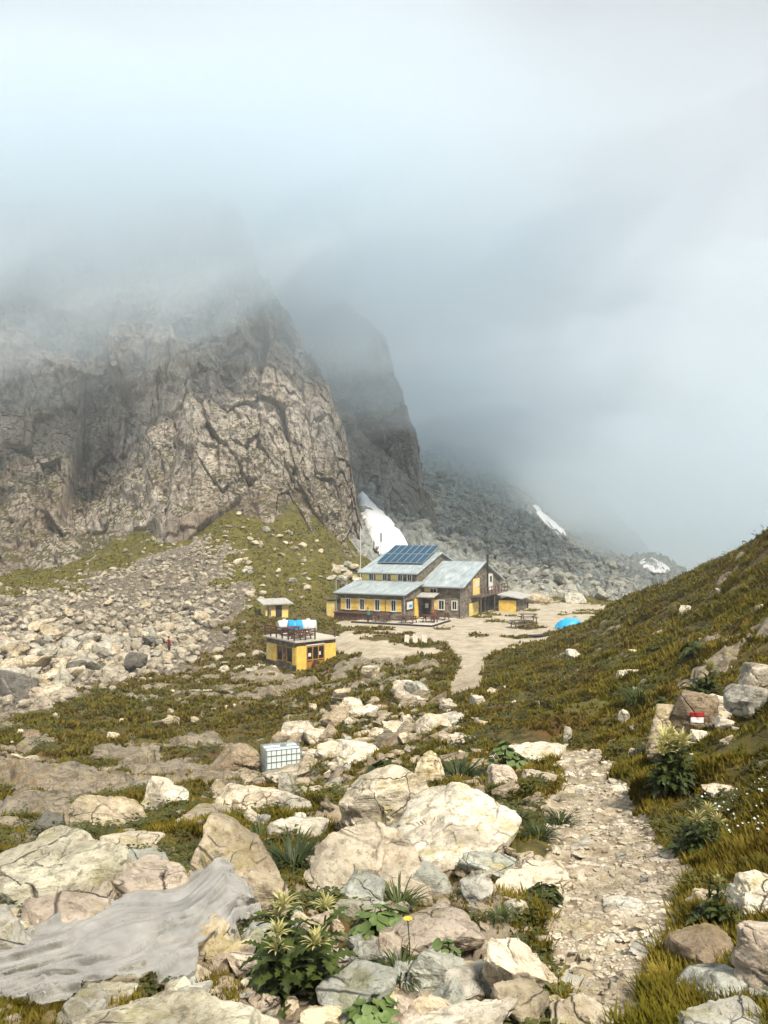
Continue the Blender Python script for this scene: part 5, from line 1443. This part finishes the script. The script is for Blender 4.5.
Yp = 74; q = at(169, Yp); person(q, 2.2, 'person in a dark red top standing among the boulders', (.20, .02, .03), False, 1.0)

# waymark painted on the brown block
if WR:
    bpy.context.view_layer.update()
    mw = WR.matrix_world; vs = np.array([v.co[:] for v in WR.data.vertices]) @ np.array(mw.to_3x3()).T + np.array(mw.translation)
    dg = bpy.context.evaluated_depsgraph_get()
    def paint(x0, x1, y0, y1, mat, nm):
        gx, gy = np.meshgrid(np.linspace(x0, x1, 12), np.linspace(y0, y1, 8)); V = []
        inv = mw.inverted()
        for a, b in zip(gx.ravel(), gy.ravel()):
            d = Vector(((a - CX) / F, 1, (HZ - b) / F))
            o_ = inv @ Vector((0, 0, 0)); dl = (inv.to_3x3() @ d).normalized()
            ok, loc, nor, _ = WR.ray_cast(o_, dl)
            V.append(tuple(loc + nor * .006) if ok else None)
        f = [q for q in grid_faces(8, 12) if all(V[i] is not None for i in q)]
        V = [v if v is not None else (0, 0, 0) for v in V]
        if f: 
            o = obj_np(nm, V, np.array(f), mat, WR, smooth=True); o.modifiers.new('p', 'SOLIDIFY').thickness = .004
    paint(690, 704, 712, 717.2, M['red_paint'], 'red_stripe'); paint(690.5, 703.5, 717.4, 723, M['white_paint'], 'white_stripe')

# ------------------------------------------------------------------ air: haze and low cloud
def closed_box(name, lo, hi, mat):
    c = [(a + b) / 2 for a, b in zip(lo, hi)]; d = [b - a for a, b in zip(lo, hi)]
    return MB().box(c, d).build(name, mat, None)
hz = closed_box('haze', (-640, -60, -90), (640, 560, 190), volume_mat('thin_haze', (.84, .93, 1.0), .0007, .2))
tag(hz, 'thin blue grey mountain haze filling the valley air', kind='stuff')
def cloud(name, x0, x1, y0, y1, zf, top, dens, seed, lump, label):
    nx, ny = 70, 60
    gx, gy = np.meshgrid(np.linspace(x0, x1, nx), np.linspace(y0, y1, ny))
    P3 = np.stack([gx.ravel(), gy.ravel(), gx.ravel() * 0], 1)
    zb = zf(gx.ravel(), gy.ravel()) + lump * fbm(P3 * .024, seed, 5, .55)
    zt = np.full_like(zb, top) + lump * fbm(P3 * .015, seed + 9, 3)
    if x1 < 300:                                            # a bank that thins out to nothing towards the open valley
        X_ = gx.ravel() + 22 * fbm(P3 * .02, seed + 33, 4)
        zt = np.maximum(zt, zb + 4); e = sstep(-35, x1 - 15, X_); mid = zb + (zt - zb) * .62
        zb = zb + (mid - zb) * e; zt = np.maximum(zt + (mid - zt) * e, zb) + .4
    v = np.vstack([np.stack([gx.ravel(), gy.ravel(), zb], 1), np.stack([gx.ravel(), gy.ravel(), zt], 1)])
    N = nx * ny; f = grid_faces(ny, nx)
    i = np.arange(N).reshape(ny, nx); rim = np.concatenate([i[0, :], i[1:, -1], i[-1, -2::-1], i[-2:0:-1, 0]])
    nx_ = np.roll(rim, -1)
    side = np.stack([rim, nx_, nx_ + N, rim + N], 1)
    t3 = np.vstack([f[:, [0, 1, 2]], f[:, [0, 2, 3]]])
    o = obj_np(name, v, [np.vstack([t3[:, ::-1], t3 + N]), side], volume_mat(name + '_vapour', (.875, .95, 1), dens, .1), smooth=True)
    tag(o, label, kind='stuff')
def base(h0, far, right):
    def f(x, y):
        b = h0 + .10 * np.clip(x, -60, 0) - right * np.clip(x, 0, 120) - far * np.clip(y - 150, 0, 260)
        return np.clip(b, -60, 70)
    return f
for k, (h0, far, right, dens, x1) in enumerate(((15, .10, .05, .0024, 600), (24, .10, .06, .0040, 590), (31, .09, .0, .011, 72), (39, .08, .0, .019, 62), (48, .06, .0, .030, 54))):
    cloud('cloud', -600 + 3 * k, x1 + 5, 92 + 10 * k, 520 - 2 * k, base(h0, far, right), 98 - 2 * k, dens, 7 + 10 * k, 8, 'layer of pale cloud hiding the summits and the valley')

cloud('cloud', -25, 585, 262, 512, lambda x, y: -74 + 0 * x, 58, .0065, 71, 7, 'pale fog lying in the valley beyond the scree')

def wisps():
    g = np.random.default_rng(12); V, FF, off = [], [], 0
    v0, f0 = ico(5)
    for x, y, z, rx, ry, rz in ((-52, 112, 26, 16, 5, 4), (-34, 118, 33, 15, 6, 5), (-17, 124, 40, 12, 6, 5), (-62, 116, 38, 18, 6, 6), (-2, 150, 30, 13, 7, 5), (14, 178, 26, 17, 9, 6), (38, 196, 22, 20, 9, 6), (62, 206, 36, 26, 10, 8), (34, 170, 52, 22, 9, 7), (80, 190, 60, 24, 10, 8), (-6, 140, 56, 20, 8, 7)):
        o3 = g.uniform(-40, 40, 3)
        r = 1 + .55 * fbm(v0 * 1.5 + o3, 5, 5, .58)
        w = v0 * np.clip(r, .25, 2)[:, None] * np.array([rx, ry, rz]); w[:, 2] += .22 * w[:, 0] * (1 if x < 10 else -.4)
        V.append(w + np.array([x, y, z])); FF.append(f0 + off); off += len(v0)
    o = obj_np('cloud', np.vstack(V), np.vstack(FF), volume_mat('wisp_vapour', (.9, .96, 1), .026, .1), smooth=True)
    tag(o, 'torn wisps of mist drifting across the cliff and the valley', kind='stuff')
wisps()

# ------------------------------------------------------------------ light, sky, camera
SUN_EL, SUN_AZ = 53, 150        # degrees; azimuth clockwise from +Y (straight ahead)
w = bpy.data.worlds.new('World'); SC.world = w; w.use_nodes = True
nt = w.node_tree; nt.nodes.clear()
sk = nt.nodes.new('ShaderNodeTexSky'); sk.sky_type = 'NISHITA'; sk.sun_disc = False
sk.sun_elevation = R(SUN_EL); sk.sun_rotation = R(SUN_AZ); sk.altitude = 2500; sk.dust_density = 1.0
hsv = nt.nodes.new('ShaderNodeMix'); hsv.data_type = 'RGBA'; hsv.inputs[0].default_value = .38
hsv.inputs[7].default_value = (6.9, 6.2, 5.1, 1)      # veil of high cloud over the blue
bg = nt.nodes.new('ShaderNodeBackground'); bg.inputs[1].default_value = .034
ou = nt.nodes.new('ShaderNodeOutputWorld')
nt.links.new(sk.outputs[0], hsv.inputs[6]); nt.links.new(hsv.outputs[2], bg.inputs[0]); nt.links.new(bg.outputs[0], ou.inputs[0])
sl = bpy.data.lights.new('sun', 'SUN'); sl.energy = 1.5; sl.angle = R(10); sl.color = (1, .91, .78)
so = put(bpy.data.objects.new('sun', sl))
el, az = R(SUN_EL), R(SUN_AZ)
d = Vector((math.sin(az) * math.cos(el), math.cos(az) * math.cos(el), math.sin(el)))
so.rotation_euler = (-d).to_track_quat('-Z', 'Y').to_euler(); so.location = d * 60

cam = bpy.data.cameras.new('camera'); co = put(bpy.data.objects.new('camera', cam))
cam.sensor_fit = 'VERTICAL'; cam.sensor_height = 24; cam.lens = F / 1024 * 24
cam.shift_y = (HZ - 512) / 1024
cam.clip_start = .1; cam.clip_end = 3000
co.rotation_euler = (R(90), 0, 0)
SC.camera = co
vs = SC.view_settings; vs.view_transform = 'Standard'; vs.look = 'None'; vs.exposure = 2.12; vs.gamma = 1; vs.use_curve_mapping = False
cy = SC.cycles
cy.use_denoising = True; cy.max_bounces = 12; cy.diffuse_bounces = 2; cy.glossy_bounces = 2; cy.transmission_bounces = 3; cy.volume_bounces = 10; cy.transparent_max_bounces = 6
cy.use_adaptive_sampling = True; cy.adaptive_threshold = .02
cy.sample_clamp_indirect = 6
